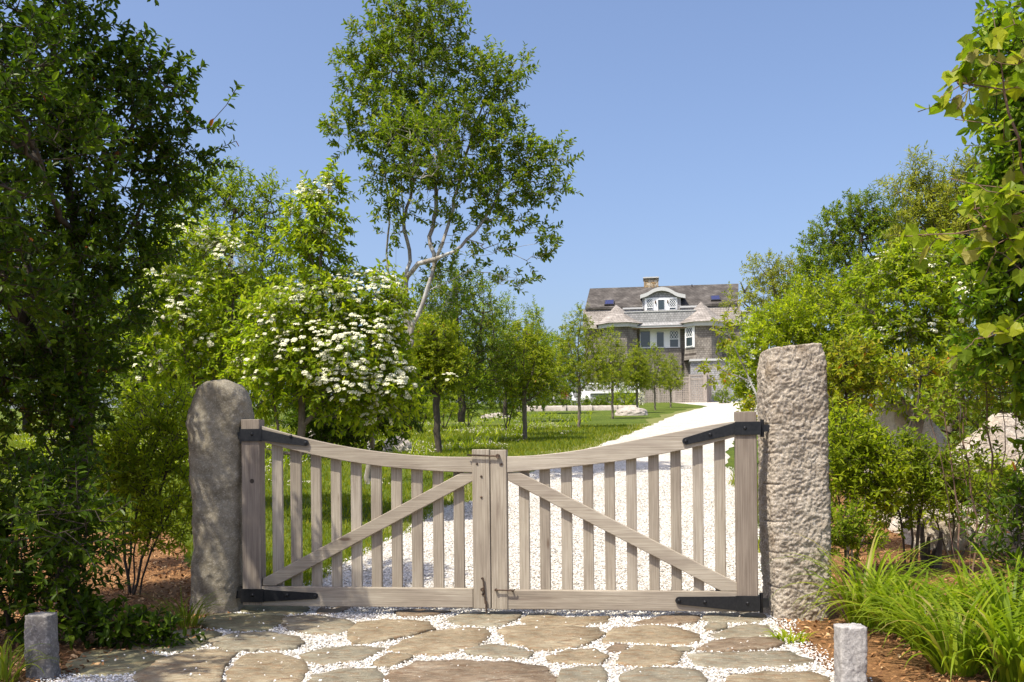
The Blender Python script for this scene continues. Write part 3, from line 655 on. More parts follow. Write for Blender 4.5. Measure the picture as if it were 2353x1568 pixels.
# garage
hbox('garage_wall', 1822, 2260, 950, 1372, -.5, -.02, M['sh_grey'])
c = MB(); v = -.56; x0, x1 = 1822, 2240; zt, z0 = hz(1045, v, 1950), hz(1368, v, 1950)
c.box((hu(x0, v), v - .04, z0), (hu(x0, v) + .16, v + .05, zt)); c.box((hu(x1, v) - .16, v - .04, z0), (hu(x1, v), v + .05, zt)); c.box((hu(x0, v) + .16, v - .04, zt - .16), (hu(x1, v) - .16, v + .05, zt)); gd = c.build('garage_door', M['white'], house)
c = MB()
for k in range(4):
    a = z0 + (zt - .16 - z0) * k / 4; b = z0 + (zt - .16 - z0) * (k + 1) / 4 - .025; c.box((hu(x0, v) + .16, v, a), (hu(x1, v) - .16, v + .04, b))
c.build('door_panel', M['white'], gd)
hbox('side_wing', 1927, 2160, 470, 950, 1.0, 6, M['white']); hbox('shutter', 1929, 1948, 478, 560, .94, .995, M['frame_dark'])
hbox('wing_roof', 1915, 2180, 452, 469, .7, 6.3, M['trimgrey'])

# lattice enclosure by the house
v = -3.6; zbot, ztop = hz(1386, v), hz(1080, v)
fen = empty('lattice_fence', tuple(h0 + hx * hu(1300, v) + hy * v), HROT); tag(fen, 'weathered wooden lattice screen enclosure built against the shingled house', 'fence')
fo = hu(1300, v)
def fb(c, x0, x1, y0, y1, d0=-.05, d1=.05): c.box((hu(x0, v) - fo, d0, hz(y1, v, 1300)), (hu(x1, v) - fo, d1, hz(y0, v, 1300)))
for x0, x1, yt in ((972, 992, 1205), (1255, 1285, 1110), (1416, 1432, 1085), (1556, 1592, 1072), (1112, 1128, 1160)):
    c = MB(); fb(c, x0, x1, yt, 1388, -.08, .08); c.build('post', M['lattice'], fen)
for x0, x1, yt in ((992, 1112, 1205), (1128, 1255, 1190), (1285, 1416, 1110), (1432, 1556, 1090)):
    c = MB(); fb(c, x0, x1, yt, yt + 12); fb(c, x0, x1, 1362, 1376); fb(c, x0, x1, yt + 40 if x0 > 1200 else yt + 8, (yt + 52) if x0 > 1200 else yt + 20, -.045, .045)
    for xx in np.arange(x0 + 3, x1, 17.5): fb(c, xx, xx + 7, yt + 12, 1362, -.03, -.01)
    for yy in np.arange(yt + 16, 1362, 17.5): fb(c, x0, x1, yy, yy + 7, -.009, .011)
    c.build('lattice_panel', M['lattice'], fen)
c = MB()
for x0, x1, d in ((1600, 1618, 0), (1628, 1642, .4)): fb(c, x0, x1, 1078, 1380, d + .3, d + .9)
fb(c, 1560, 1600, 1085, 1375, .1, 1.2); c.build('gate_panel', M['lattice'], fen)

# ------------------------------------------------------------------ wooden double gate
GL = at(556, 1392, 7.15)[:2]; GR = at(1739, 1407, 6.66)[:2]
gx = nrm(np.array((GR[0] - GL[0], GR[1] - GL[1], 0))); gy = np.array((-gx[1], gx[0], 0)); g0 = np.array((GL[0], GL[1], 0.0))
def gp(px, py, v=0.0):
    r = np.array(ray(px, py)); o = np.array((0, 0, ZC)) - g0; t = (v - o @ gy) / (r @ gy); p = o + r * t; return np.array((float(p @ gx), float(p[2])))
GROT = math.atan2(gx[1], gx[0])
_bseed = [0]
def board(mb, P, v0, v1, along=0, bev=.004):
    """planar polygon P (u,z) counter-clockwise, extruded from v0 (front) to v1; uv follows the grain; slight chamfer"""
    P = np.array(P, float); n = len(P); c = P.mean(0); _bseed[0] += 1; so = _bseed[0] * 3.77
    d = np.array((0., 1.)) if along == 1 else (np.array((1., 0.)) if along == 0 else nrm(np.array(along, float))); e = np.array((-d[1], d[0]))
    Q = []
    for i in range(n):
        a, b, q = P[i - 1], P[i], P[(i + 1) % n]; n1 = nrm(b - a); n2 = nrm(q - b); w = np.array((-(n1 + n2)[1], (n1 + n2)[0])); w = nrm(w); k = bev / max(.4, abs(w @ np.array((-n1[1], n1[0])))); Q.append(b + w * k)
    Q = np.array(Q)
    V = [(p[0], v0, p[1]) for p in Q] + [(p[0], v0 + bev, p[1]) for p in P] + [(p[0], v1, p[1]) for p in P]
    V = np.array(V)
    def uvs(F_):
        out = []
        for f in F_:
            for i in f: p = V[i][[0, 2]]; out.append((p @ d + so, p @ e * 1.0 + so * 1.3 + V[i][1]))
        return out
    f1 = [tuple(range(n))]; f2 = [(i, n + i, n + (i + 1) % n, (i + 1) % n) for i in range(n)] + [(n + i, 2 * n + i, 2 * n + (i + 1) % n, n + (i + 1) % n) for i in range(n)]; f3 = [tuple(range(2 * n, 3 * n))[::-1]]
    if n <= 4 or True:
        # strips for long curved boards
        if n > 5:
            h = n // 2; f1 = [(i, i + 1, n - 2 - i, n - 1 - i) for i in range(h - 1)]; f3 = [tuple(2 * n + k for k in f[::-1]) for f in f1]
        mb.add(V, f1, uvs(f1)); mb.add(V, f2, uvs(f2)); mb.add(V, f3, uvs(f3))
def rectb(mb, a, b, v0, v1, along): board(mb, [(a[0], a[1]), (b[0], a[1]), (b[0], b[1]), (a[0], b[1])], v0, v1, along)

def leaf_gate(name, label, px_pickets, top, bot, hinge, meet, brail, brace, straps, base_px):
    b0 = gp(*base_px); org = g0 + gx * b0[0]; org = np.array((org[0], org[1], 0.0))
    root = empty(name, tuple(org), GROT); tag(root, label, 'gate', 'pair of wooden driveway gate leaves')
    O = np.array((b0[0], 0.0))
    def G(px, py, v=0): return gp(px, py, v) - O
    T = [G(*p, -.0) for p in top]; B = [G(*p, -.0) for p in bot]
    def curve(pts, n=22):
        x = np.array([p[0] for p in pts]); z = np.array([p[1] for p in pts]); co = np.polyfit(x, z, 3); xs = np.linspace(x.min(), x.max(), n); return np.c_[xs, np.polyval(co, xs)]
    tc, bc = curve(T), curve(B); x0, x1 = min(tc[0, 0], bc[0, 0]), max(tc[-1, 0], bc[-1, 0])
    tc[:, 0] = np.linspace(x0, x1, 22); bc[:, 0] = np.linspace(x0, x1, 22)
    tf = np.polyfit([p[0] for p in T], [p[1] for p in T], 3); bf = np.polyfit([p[0] for p in B], [p[1] for p in B], 3)
    tc[:, 1] = np.polyval(tf, tc[:, 0]); bc[:, 1] = np.polyval(bf, bc[:, 0])
    mb = MB(); board(mb, np.concatenate([bc, tc[::-1]]), -.004, .040, 0); mb.build('top_rail', M['wood'], root)
    zr0, zr1 = G(*brail[0])[1], G(*brail[1])[1]; xa, xb = G(*brail[0])[0], G(*brail[2])[0]; zra = G(*brail[2])[1]; zrb = G(*brail[3])[1]
    mb = MB(); board(mb, [(xa, zr1), (xb, zrb), (xb, zra), (xa, zr0)], -.004, .040, 0); mb.build('bottom_rail', M['wood'], root)
    for (pl, pr) in px_pickets:
        u0, u1 = G(pl, 1225, .044)[0], G(pr, 1225, .044)[0]; um = (u0 + u1) / 2
        mb = MB(); zt = float(np.polyval(bf, um)) + .07
        board(mb, [(u0, (zr0 + zra) / 2 - .05), (u1, (zr0 + zra) / 2 - .05), (u1, zt), (u0, zt)], .043, .068, 1); mb.build('picket', M['wood'], root)
    for nm, (l, r, t, b), th in (('hinge_stile', hinge, .085), ('meeting_stile', meet, .06)):
        u0, u1 = G(l, 1200, -.012)[0], G(r, 1200, -.012)[0]; zt, zbm = G((l + r) / 2, t, -.012)[1], G((l + r) / 2, b, -.012)[1]
        mb = MB(); rectb(mb, (u0, zbm), (u1, zt), -.012, th, 1); mb.build(nm, M['wood_post'] if nm[0] == 'h' else M['wood'], root)
    mb = MB(); P = [G(*p, -.006) for p in brace]; dd = P[1] - P[0]
    board(mb, P, .002, .042, tuple(dd)); mb.build('brace', M['wood'], root)
    for (plate, tip, bolts) in straps:
        (l, t, r, b), (tx, ty, tr), yl = plate, tip, None
        # plate round the stile plus a tapering strap ending in a disc
        side = 1 if tx > l else -1
        A0, A1 = G(l, b, -.02), G(r, t, -.02); c = G(tx, ty, -.02); rr = tr / F * 6.9
        near = A1[0] if side > 0 else A0[0]; far = A0[0] if side > 0 else A1[0]
        mb = MB(); zb_, zt_ = A0[1], A1[1]
        up = (near, zt_ - .004), (near, zb_ + .004)
        vec = nrm(c - np.array((near, (zt_ + zb_) / 2))); pe = np.array((-vec[1], vec[0])) * side
        pts = [(near, zb_ + .004)] + [tuple(c - pe * rr * .8)]
        ang0 = math.atan2(-pe[1], -pe[0])
        arc = [tuple(c + rr * np.array((math.cos(ang0 + side * k * math.pi / 8), math.sin(ang0 + side * k * math.pi / 8)))) for k in range(0, 9)]
        poly = [(near, zb_ + .004)] + arc + [(near, zt_ - .004)]
        if side < 0: poly = poly[::-1]
        V = [(p[0], -.0125, p[1]) for p in poly] + [(p[0], -.020, p[1]) for p in poly]; n = len(poly); cc = np.mean(poly, 0)
        V += [(cc[0], -.020, cc[1])]
        mb.add(V, [(2 * n, n + i, n + (i + 1) % n) for i in range(n)]); mb.add(V, [(i, (i + 1) % n, n + (i + 1) % n, n + i) for i in range(n)])
        mb.box((min(near, far) - .004, -.024, zb_), (max(near, far) + .004, -.0122, zt_))
        ox = far - side * .004; mb.box((min(ox, ox - side * .008), -.024, zb_), (max(ox, ox - side * .008), .09, zt_))
        kx = ox - side * .022; tube(mb, [(kx, .03, zb_ - .015), (kx, .03, zt_ + .015)], .013, 8); mb.box((min(ox, kx - side * .05), .02, zb_ + .02), (max(ox, kx - side * .05), .04, zt_ - .02))
        st = mb.build('hinge_strap', M['iron'], root)
        for (bx, by) in bolts + [(tx, ty)]:
            p = G(bx, by, -.022); q = MB(); tube(q, [(p[0], -.019, p[1]), (p[0], -.026, p[1]), (p[0], -.031, p[1])], [.0125, .012, .006], 10); q.build('bolt', M['iron'], st)
    return root, G
Lpk = [(625.6,649.6),(668,692.6),(715,738),(761,784),(806.7,830.6),(853,877),(899.5,923.5),(946,971),(995,1019),(1042.6,1066.6)]
Rpk = [(1193,1217),(1240.5,1264.5),(1290,1315),(1340,1364),(1390,1414),(1440,1464),(1491,1515.4),(1542,1566),(1593,1617),(1643,1668)]
gl, GLf = leaf_gate('gate_leaf', 'weathered cedar gate leaf hung from the rounded grey-brown stone pillar', Lpk,
  [(602,980),(652,994),(702,1007),(772,1022.5),(869,1038),(985,1048),(1086,1050)], [(609,1017),(692.6,1040),(791,1059),(907,1075),(996,1083),(1086,1086)],
  (556,598,964,1391), (1086,1126,1033,1399), [(600,1348),(600,1392.5),(1087,1353),(1087,1397)],
  [(602,1347),(632.6,1347),(1086,1105.6),(1086,1086),(1058,1087),(603.6,1330)],
  [((556,985.7,600,1014.7),(702,1018,7.5),[(579,998),(668,1003)]),((558,1354,604,1384),(724,1370,7),[(580,1368),(660,1368)])], (577, 1392))
gr, GRf = leaf_gate('gate_leaf', 'weathered cedar gate leaf hung from the square pink granite pillar', Rpk,
  [(1164.7,1049.5),(1252.8,1043),(1365,1030),(1478,1007.5),(1590,984),(1690,968)], [(1164.7,1086),(1290,1076),(1403,1062),(1515,1045),(1628,1020.6),(1690,1004)],
  (1692,1741,946,1407), (1128,1165,1034,1401), [(1164,1356),(1164,1400),(1694,1360),(1694,1406)],
  [(1658,1359.5),(1695,1359.5),(1695.5,1341),(1194.7,1086),(1164,1086),(1165,1104)],
  [((1690,969,1744,1000),(1576,1014,8),[(1632,999),(1712,984)]),((1692,1370,1742,1405),(1560.4,1380.7,8.5),[(1620,1384),(1718,1387)])], (1717, 1407))
e = GLf(579, 1106, -.012); c = MB(); tube(c, [(e[0], -.0115, e[1]), (e[0], -.0135, e[1])], [.017, .015], 14); c.build('wood_knot', M['bark_dark'], gl)
# latch hardware on the meeting stiles
c = MB(); a, b = GRf(1074, 1046, -.03), GRf(1144, 1048.5, -.03); tube(c, [(a[0] , -.03, a[1] + .006), (a[0], -.03, a[1]), (b[0], -.03, b[1])], .006, 8); tube(c, [(b[0], -.012, b[1]), (b[0], -.04, b[1])], [.014, .016], 10); c.build('hook_latch', M['rust'], gr)
c = MB(); a, b = GRf(1139, 1356, -.03), GRf(1181, 1357.5, -.03); tube(c, [(a[0], -.012, a[1]), (a[0], -.035, a[1])], .009, 8); tube(c, [(a[0], -.03, a[1]), (b[0], -.03, b[1]), (b[0] + .004, -.03, b[1] + .012)], .005, 8); tube(c, [(b[0] - .012, -.004, b[1] - .004), (b[0] - .012, -.03, b[1] - .004)], .006); c.build('hook_latch', M['rust'], gr)
c = MB()
p0, p1, p2 = GLf(1110, 1329, -.03), GLf(1117, 1398, -.03), GLf(1118, 1409, -.03)
tube(c, [(p0[0], -.026, p0[1]), (p1[0] - .006, -.026, p1[1] + .03)], .0055); tube(c, [(p1[0], -.024, p1[1] + .05), (p1[0], -.024, p2[1] + .0)], .006)
e = GLf(1108, 1355, -.03); tube(c, [(e[0], -.012, e[1]), (e[0], -.04, e[1])], .012, 10); c.build('drop_bolt', M['rust'], gl)
for q in ((1096, 1066), (1106, 1095), (1106, 1143), (1108, 1329), (1109, 1366)):
    e = GLf(*q, -.014); c = MB(); tube(c, [(e[0], -.010, e[1]), (e[0], -.017, e[1]), (e[0], -.019, e[1])], [.0085, .008, .004], 10); c.build('screw', M['rust'], gl)
for q in ((1152, 1067),):
    e = GRf(*q, -.014); c = MB(); tube(c, [(e[0], -.010, e[1]), (e[0], -.017, e[1]), (e[0], -.019, e[1])], [.0085, .008, .004], 10); c.build('screw', M['rust'], gr)

# ------------------------------------------------------------------ stones
def outline_stone(name, label, cat, Y, depth, left, right, zbase, mat, nexp, amp, seed, group=None, tilt=0.0, step=.011, roundtop=.06, ridge=.6, fs=(9, 9, 9), drill=()):
    Ym = Y + depth * .42; Lw = np.array([at(x, y, Ym) for x, y in left]); Rw = np.array([at(x, y, Ym) for x, y in right])
    zt = max(Lw[:, 2].max(), Rw[:, 2].max()); Lw = Lw[np.argsort(Lw[:, 2])]; Rw = Rw[np.argsort(Rw[:, 2])]
    base = np.array(((Lw[0, 0] + Rw[0, 0]) / 2, Y + depth / 2, zbase)); nz = int((zt - zbase) / step); na = int(2 * (abs(Rw[0, 0] - Lw[0, 0]) + depth) / step)
    V = []; rings = []
    zs = list(np.linspace(zbase - .12, zt, nz)); 
    for z in zs:
        xl = np.interp(z, Lw[:, 2], Lw[:, 0]); xr = np.interp(z, Rw[:, 2], Rw[:, 0]); rings.append((z, xl, xr, 1.0))
    for k in range(1, 12):
        s = math.cos(k / 11 * math.pi / 2); z, xl, xr, _ = rings[nz - 1]; rings.append((zt + roundtop * (1 - s) * .0 + roundtop * math.sin(k / 11 * math.pi / 2) * .25, xl, xr, max(.001, 1 - k / 11)))
    th = np.linspace(0, 2 * np.pi, na + 1)[:-1]; cs, sn = np.cos(th), np.sin(th)
    # arc-length-ish spacing on a superellipse
    td = np.linspace(0, 2 * np.pi, 8001); xe = np.sign(np.cos(td)) * np.abs(np.cos(td)) ** (2 / nexp); ye = np.sign(np.sin(td)) * np.abs(np.sin(td)) ** (2 / nexp)
    al = np.r_[0, np.cumsum(np.hypot(np.diff(xe), np.diff(ye)))]; tq = np.linspace(0, al[-1], na + 1)[:-1]; ex = np.interp(tq, al, xe); ey = np.interp(tq, al, ye)
    for z, xl, xr, s in rings:
        cx, w = (xl + xr) / 2, (xr - xl) / 2; d = depth / 2 * min(1, (w / (depth / 2)) ** .4 if w > 0 else 0)
        V.append(np.c_[cx + w * s * ex, Y + depth / 2 + d * s * ey, np.full(na, z) + (cx + w * s * ex - base[0]) * tilt * max(0, (z - zbase) / (zt - zbase)) ** 3])
    V = np.array(V); n = V.shape[0]; flat = V.reshape(-1, 3)
    cen = flat.copy(); cen[:, 0] = base[0]; cen[:, 1] = Y + depth / 2; cen[:, 2] = np.minimum(cen[:, 2], zt - .15); N = nrm(flat - cen)
    q = flat * np.array(fs) + seed * 11.3
    dsp = amp * (fbm(q, 5, 2.1, .62) + ridge * fbm(q * 1.7 + 5, 4, 2.0, .5, ridge=True)) + amp * 1.2 * fbm(flat * 2.2 + seed, 2)
    xe_ = np.interp(flat[:, 2], Lw[:, 2], Lw[:, 0])
    for k_, yy in enumerate(drill):
        zk = at(1760, yy, Ym)[2]; q_ = np.exp(-((flat[:, 2] - zk - .006 * math.sin(k_)) / .005) ** 2) * (flat[:, 0] - xe_ < .085 + .02 * math.sin(k_ * 2)) * (flat[:, 1] < Y + depth / 2); dsp = dsp * (1 - .8 * q_) - .012 * q_
    flat = flat + N * dsp[:, None]
    Fq = np.array([(i * na + j, i * na + (j + 1) % na, (i + 1) * na + (j + 1) % na, (i + 1) * na + j) for i in range(n - 1) for j in range(na)])
    mb = MB(); mb.add(flat, Fq, smooth=True); o = mb.build(name, mat, None, tuple(base)); tag(o, label, cat, group); return o
outline_stone('stone_pillar', 'rounded grey-brown fieldstone pillar with a domed top', 'pillar', 7.12, .36,
  [(500,876),(476,880),(458,893),(445,925),(431,972),(435,1010),(440,1045),(443,1150),(447,1260),(443,1350),(440,1425)],
  [(525,876),(548,881),(564,896),(573,925),(574,965),(567,1010),(560,1100),(558,1250),(556,1340),(552,1425)], 0, M['granite_brown'], 2.9, .020, 3, 'stone gate pillars', roundtop=.03, ridge=.25, fs=(5, 5, 5))
outline_stone('stone_pillar', 'tall square pink granite pillar with rough split faces', 'pillar', 6.62, .40,
  [(1761,812),(1756,850),(1756,950),(1758,1100),(1762,1250),(1769,1345),(1770,1437)],
  [(1876,800),(1885,840),(1888,950),(1891,1100),(1896,1250),(1898,1330),(1892,1437)], 0, M['granite_pink'], 8, .0125, 8, 'stone gate pillars', tilt=.10, step=.006, roundtop=.05, ridge=1.2, fs=(18, 18, 22), drill=[1112, 1198, 1268, 1345, 1425, 1040, 975])
outline_stone('stone_marker', 'short weathered granite marker post, grey darkened for shade, in front of the dark bushes', 'marker post', 5.05, .12,
  [(66,1416),(64,1460),(65,1510),(68,1552)], [(120,1414),(122,1460),(125,1510),(128,1552)], 0, M['granite_weathered_shade'], 6, .008, 5, 'short granite marker posts', step=.006, roundtop=.01, ridge=.5, fs=(22, 22, 22))
outline_stone('stone_marker', 'short pale granite marker post in front of the arching daylily leaves', 'marker post', 4.72, .12,
  [(1924,1441),(1925,1500),(1926,1590)], [(1986,1440),(1987,1500),(1989,1590)], 0, M['granite_grey'], 7, .007, 9, 'short granite marker posts', step=.005, roundtop=.01, ridge=.6, fs=(22, 22, 22))
def rock(name, label, px, py, Y, w, h, d, mat, seed, amp=.16, group=None, facet=0, dz=-.1, zoff=None, cat='boulder'):
    c = at(px, py, Y); c[2] = g(Y) if zoff is None else zoff
    n1, n2 = 56, 90; ph = np.linspace(-.6, math.pi / 2, n1); th = np.linspace(0, 2 * math.pi, n2 + 1)[:-1]
    P = np.array([(math.cos(a) * math.cos(b), math.cos(a) * math.sin(b), math.sin(a)) for a in ph for b in th])
    P = np.sign(P) * np.abs(P) ** (.55 if facet else .8)
    r = 1 + amp * 1.6 * fbm(P * 1.3 + seed * 3, 3) + amp * .8 * fbm(P * 3.2 + seed, 5, ridge=True)
    if facet:
        rg = np.random.default_rng(seed)
        for k in range(facet):
            nn = nrm(rg.normal(size=3) * np.array((1, 1, .8)) + np.array((0, -.4, .3))); dlim = rg.uniform(.62, .9); dd = (P * r[:, None]) @ nn; r = np.where(dd > dlim, r * (dlim / np.maximum(dd, 1e-3)) ** .92, r)
    V = P * r[:, None] * np.array((w / 2, d / 2, h)) + c + np.array((0, 0, dz * h))
    Fq = [(i * n2 + j, i * n2 + (j + 1) % n2, (i + 1) * n2 + (j + 1) % n2, (i + 1) * n2 + j) for i in range(n1 - 1) for j in range(n2)]
    mb = MB(); mb.add(V, Fq, smooth=True); o = mb.build(name, mat, None, tuple(c)); tag(o, label, cat, group); return o
BG = 'pale boulders in the mulch bed'
rock('boulder', 'huge pale boulder with a slanting sunlit top behind the thin stems', 2255, 1180, 11.0, 2.5, 1.28, 1.5, M['boulder'], 21, .2, BG, 10)
rock('boulder', 'pale blocky boulder behind the bright shrub beside the square pillar', 2075, 1180, 11.8, 1.2, 1.50, 1.0, M['boulder'], 33, .2, BG, 10)
rock('boulder', 'broad cream boulder at the frame edge under the vine', 2400, 1180, 10.4, 1.7, 1.0, 1.2, M['boulder'], 45, .18, BG, 6)
rock('boulder', 'small pale rock at the foot of the huge boulder', 2185, 1215, 9.9, .75, .42, .5, M['boulder'], 57, .22, BG, 5)
rock('boulder', 'small cream rock low between the thin stems and the vine', 2290, 1215, 9.7, .6, .38, .5, M['boulder'], 58, .22, BG, 5)
rock('boulder', 'low flat boulder in the lawn under the row of young trees', 1451, 958, 46, 1.5, .42, 1.4, M['boulder_grey'], 71, .10)
rock('boulder', 'grey boulder in the clover beside the flowering viburnum', 912, 1030, 21, .62, .34, .6, M['boulder_grey'], 72, .12)
rock('boulder', 'low ledge of stone at the lawn edge below the dark thicket', 1140, 962, 44, 1.3, .22, .8, M['boulder_grey'], 73, .12)
rock('boulder', 'low grey rock in the grass behind the wooden gate hinge', 745, 1000, 26, .9, .3, .6, M['boulder_grey'], 74, .12)
# low garden wall of cut stones
Yw = 56
wl = empty('garden_wall', tuple(at(1330, 950, Yw) * (1, 1, 0) + np.array((0, 0, g(Yw))))); tag(wl, 'low pale stone garden edging across the lawn near the white lounge chairs', 'garden wall')
xs = [1186, 1248, 1301, 1362, 1420, 1470]
for i in range(5):
    a, b = at(xs[i], 950, Yw)[0] - wl.location.x + .02, at(xs[i + 1], 950, Yw)[0] - wl.location.x - .02
    mb = MB(); n = 14; X = np.linspace(a, b, n); prof = [(-.3, -.2), (-.32, .2), (-.2, .30), (.2, .31), (.3, .2), (.3, -.2)]
    V = np.array([(x, v + .15 * i, z + (.0 if z < 0 else .12 * (i + .5) / 5 * 0)) for x in X for v, z in prof]); V = V + .05 * np.c_[fbm(V * 2 + i, 3), fbm(V * 2 + i + 5, 3), fbm(V * 2 + i + 9, 3)]
    m_ = len(prof); mb.add(V, [(p * m_ + q, p * m_ + q + 1, (p + 1) * m_ + q + 1, (p + 1) * m_ + q) for p in range(n - 1) for q in range(m_ - 1)], smooth=True); mb.f.append(np.array([(0, 1, 2, 5), (2, 3, 4, 5)])); mb.uv.append(np.zeros((8, 2))); mb.mi.append(np.zeros(2, int)); mb.sm.append(np.zeros(2, bool))
    mb.build('edging_stone', M['boulder_grey'], wl)

# ------------------------------------------------------------------ small things near the house
def lounge(px, py, Y, rz, label):
    p = at(px, py, Y); p[2] = g(Y); r = empty('lounge_chair', tuple(p), rz); tag(r, label, 'lounge chair', 'white lounge chairs by the house')
    def slab(name, pts, w, t):
        c = MB(); (y0, z0), (y1, z1) = pts; d = nrm(np.array((y1 - y0, z1 - z0))); q = np.array((-d[1], d[0])) * t
        for k in range(5):
            a = -w / 2 + w * k / 5; b = -w / 2 + w * (k + 1) / 5 - .012
            V = [(x, y + s * q[0], z + s * q[1]) for s in (0, 1) for x, y, z in ((a, y0, z0), (b, y0, z0), (b, y1, z1), (a, y1, z1))]
            c.add(V, [(0, 3, 2, 1), (4, 5, 6, 7), (0, 1, 5, 4), (1, 2, 6, 5), (2, 3, 7, 6), (3, 0, 4, 7)])
        c.build(name, M['white'], r)
    slab('backrest', ((.15, .32), (.62, 1.05)), .62, .03); slab('seat', ((-.45, .42), (.15, .30)), .62, .03)
    for s in (-1, 1):
        c = MB(); c.box((s * .38 - .06, -.5, .58), (s * .38 + .06, .3, .605)); c.build('armrest', M['white'], r)
        c = MB(); c.box((s * .34 - .02, -.47, 0), (s * .34 + .02, -.38, .578)); c.build('leg', M['white'], r); c = MB(); c.box((s * .34 - .02, .2, 0), (s * .34 + .02, .3, .578)); c.build('leg', M['white'], r)
lounge(1316, 930, 66, math.radians(25), 'white slatted lounge chair standing in the open beside the red potted plant')
lounge(1346, 925, 69, math.radians(-5), 'white slatted lounge chair half hidden behind the low dark shrub')
# flying bird beyond the roof end
p = at(1711, 672, 60); mb = MB()
tube(mb, [(-.22, 0, 0), (-.14, 0, .015), (0, 0, .0), (.16, 0, -.01), (.26, 0, .0), (.42, 0, .01)], [.01, .035, .07, .065, .03, .05], 10)
for s, yy in ((-1, -1), (1, 1)):
    V = []; 
    for t in np.linspace(0, 1, 8):
        ch = .13 * (1 - t ** 2.2) + .02; cx_ = -.02 + s * .55 * t ** .9 + .04 * t; z = .04 + .62 * t - .12 * t * t; y = s * .25 * t
        V += [(cx_ - ch * .6, y, z - .0), (cx_ + ch * .1, y - .02, z + .02), (cx_ + ch * .9, y + .03, z - .03), (cx_ + ch * .1, y + .02, z - .015)]
    mb.add(V, [(4 * i + j, 4 * i + (j + 1) % 4, 4 * i + 4 + (j + 1) % 4, 4 * i + 4 + j) for i in range(7) for j in range(4)], smooth=True)
b_ = mb.build('bird', M['gull'], None, (0, 0, 0)); b_.location = tuple(p); b_.rotation_euler = (0, 0, .5); tag(b_, 'dark bird flying with raised wings beyond the end of the roof', 'bird')

# ------------------------------------------------------------------ plants
TEMPL = {
 'tri': (np.array([(0, 0, 0), (.48, .5, .18), (1, 0, -.1), (.48, -.5, .18)]), [np.array([(0, 1, 2)]), np.array([(0, 2, 3)])]),
 'hex': (np.array([(0, 0, 0), (.28, .42, .15), (.68, .38, .10), (1, 0, -.14), (.68, -.38, .10), (.28, -.42, .15)]), [np.array([(0, 1, 2, 3), (0, 3, 4, 5)])]),
 'grape': (np.array([(.06, 0, .0), (-.10, .22, .03), (.02, .46, .05), (.22, .50, .04), (.36, .46, .03), (.46, .50, .0), (.62, .34, .0), (.78, .20, -.03), (1.0, 0, -.16), (.78, -.20, -.03), (.62, -.34, .0), (.46, -.50, .0), (.36, -.46, .03), (.22, -.50, .04), (.02, -.46, .05), (-.10, -.22, .03), (.40, 0, -.07)]), [np.array([(16, i, (i + 1) % 16) for i in range(16)])]),
}
def leaves(mb, P, D, N, L, Wd, kind='hex'):
    T, FF = TEMPL[kind]; D = nrm(D); N = nrm(N - D * (N * D).sum(1, keepdims=True)); S = np.cross(D, N); n = len(P); k = len(T)
    V = P[:, None] + D[:, None] * (T[:, 0][None] * L[:, None])[..., None] + S[:, None] * (T[:, 1][None] * Wd[:, None])[..., None] + N[:, None] * (T[:, 2][None] * Wd[:, None])[..., None]
    off = (np.arange(n) * k)[:, None, None]
    V = V.reshape(-1, 3); first = True
    for f in FF:
        Fq = (f[None] + off).reshape(-1, f.shape[1])
        if first: mb.add(V, Fq); base = mb.n - len(V); first = False
        else:
            mb.f.append(Fq + base); mb.uv.append(np.zeros((Fq.size, 2))); mb.mi.append(np.zeros(len(Fq), int)); mb.sm.append(np.zeros(len(Fq), bool))

def grow(limbs, targets, step, rng, grav=.5):
    """skeleton: resampled limbs, then every target is joined to its cheapest node; returns nodes, parent"""
    nodes = []; par = []
    for L in limbs:
        L = np.array(L, float); seg = np.linalg.norm(np.diff(L, axis=0), axis=1); s = np.r_[0, np.cumsum(seg)]; m = max(2, int(s[-1] / step) + 1); t = np.linspace(0, s[-1], m)
        P = np.c_[np.interp(t, s, L[:, 0]), np.interp(t, s, L[:, 1]), np.interp(t, s, L[:, 2])]
        P[1:-1] += rng.normal(0, step * .07, (m - 2, 3)) if m > 2 else 0
        if nodes: 
            A = np.array(nodes); d = np.linalg.norm(A - P[0], axis=1); j = int(d.argmin()); last = j if d[j] < step * 3 else -1
        else: last = -1
        for i, p in enumerate(P):
            if i == 0 and last >= 0 and np.linalg.norm(nodes[last] - p) < step * .3: continue
            nodes.append(p); par.append(last); last = len(nodes) - 1
    nN = len(nodes); cap = nN + len(targets) * 4 + 10; A = np.zeros((cap, 3)); A[:nN] = nodes; par = par + [0] * (cap - nN); ends = np.zeros(len(targets), int)
    d0 = np.array([np.min(np.linalg.norm(A[:nN] - t, axis=1)) for t in targets]); order = np.argsort(d0)
    base = A[0].copy()
    for oi in order:
        t = targets[oi]; dv = t - A[:nN]; d = np.linalg.norm(dv, axis=1); cost = d + grav * np.maximum(0, -dv[:, 2]) + .0 * d; j = int(cost.argmin())
        m = min(3, max(1, int(d[j] / (step * 1.6)))); a = A[j].copy(); up = np.array((0, 0, d[j] * .10))
        last = j
        for i in range(1, m + 1):
            f = i / m; p = a * (1 - f) + t * f + up * math.sin(math.pi * f) * -.6 + (rng.normal(0, d[j] * .045, 3) if i < m else 0)
            A[nN] = p; par[nN] = last; last = nN; nN += 1
        ends[oi] = last
    return A[:nN], np.array(par[:nN]), ends
def radii(par, n, rt, rtip, ends, p=2.05):
    c = np.zeros(n); c[ends] += 1
    leaf = np.ones(n, bool); leaf[par[par >= 0]] = False; c[leaf & (c == 0)] = 1
    for i in range(n - 1, -1, -1):
        if par[i] >= 0: c[par[i]] += c[i]
    mx = max(c[par < 0].max(), 1); return np.maximum(rtip, rt * (c / mx) ** (1 / p))
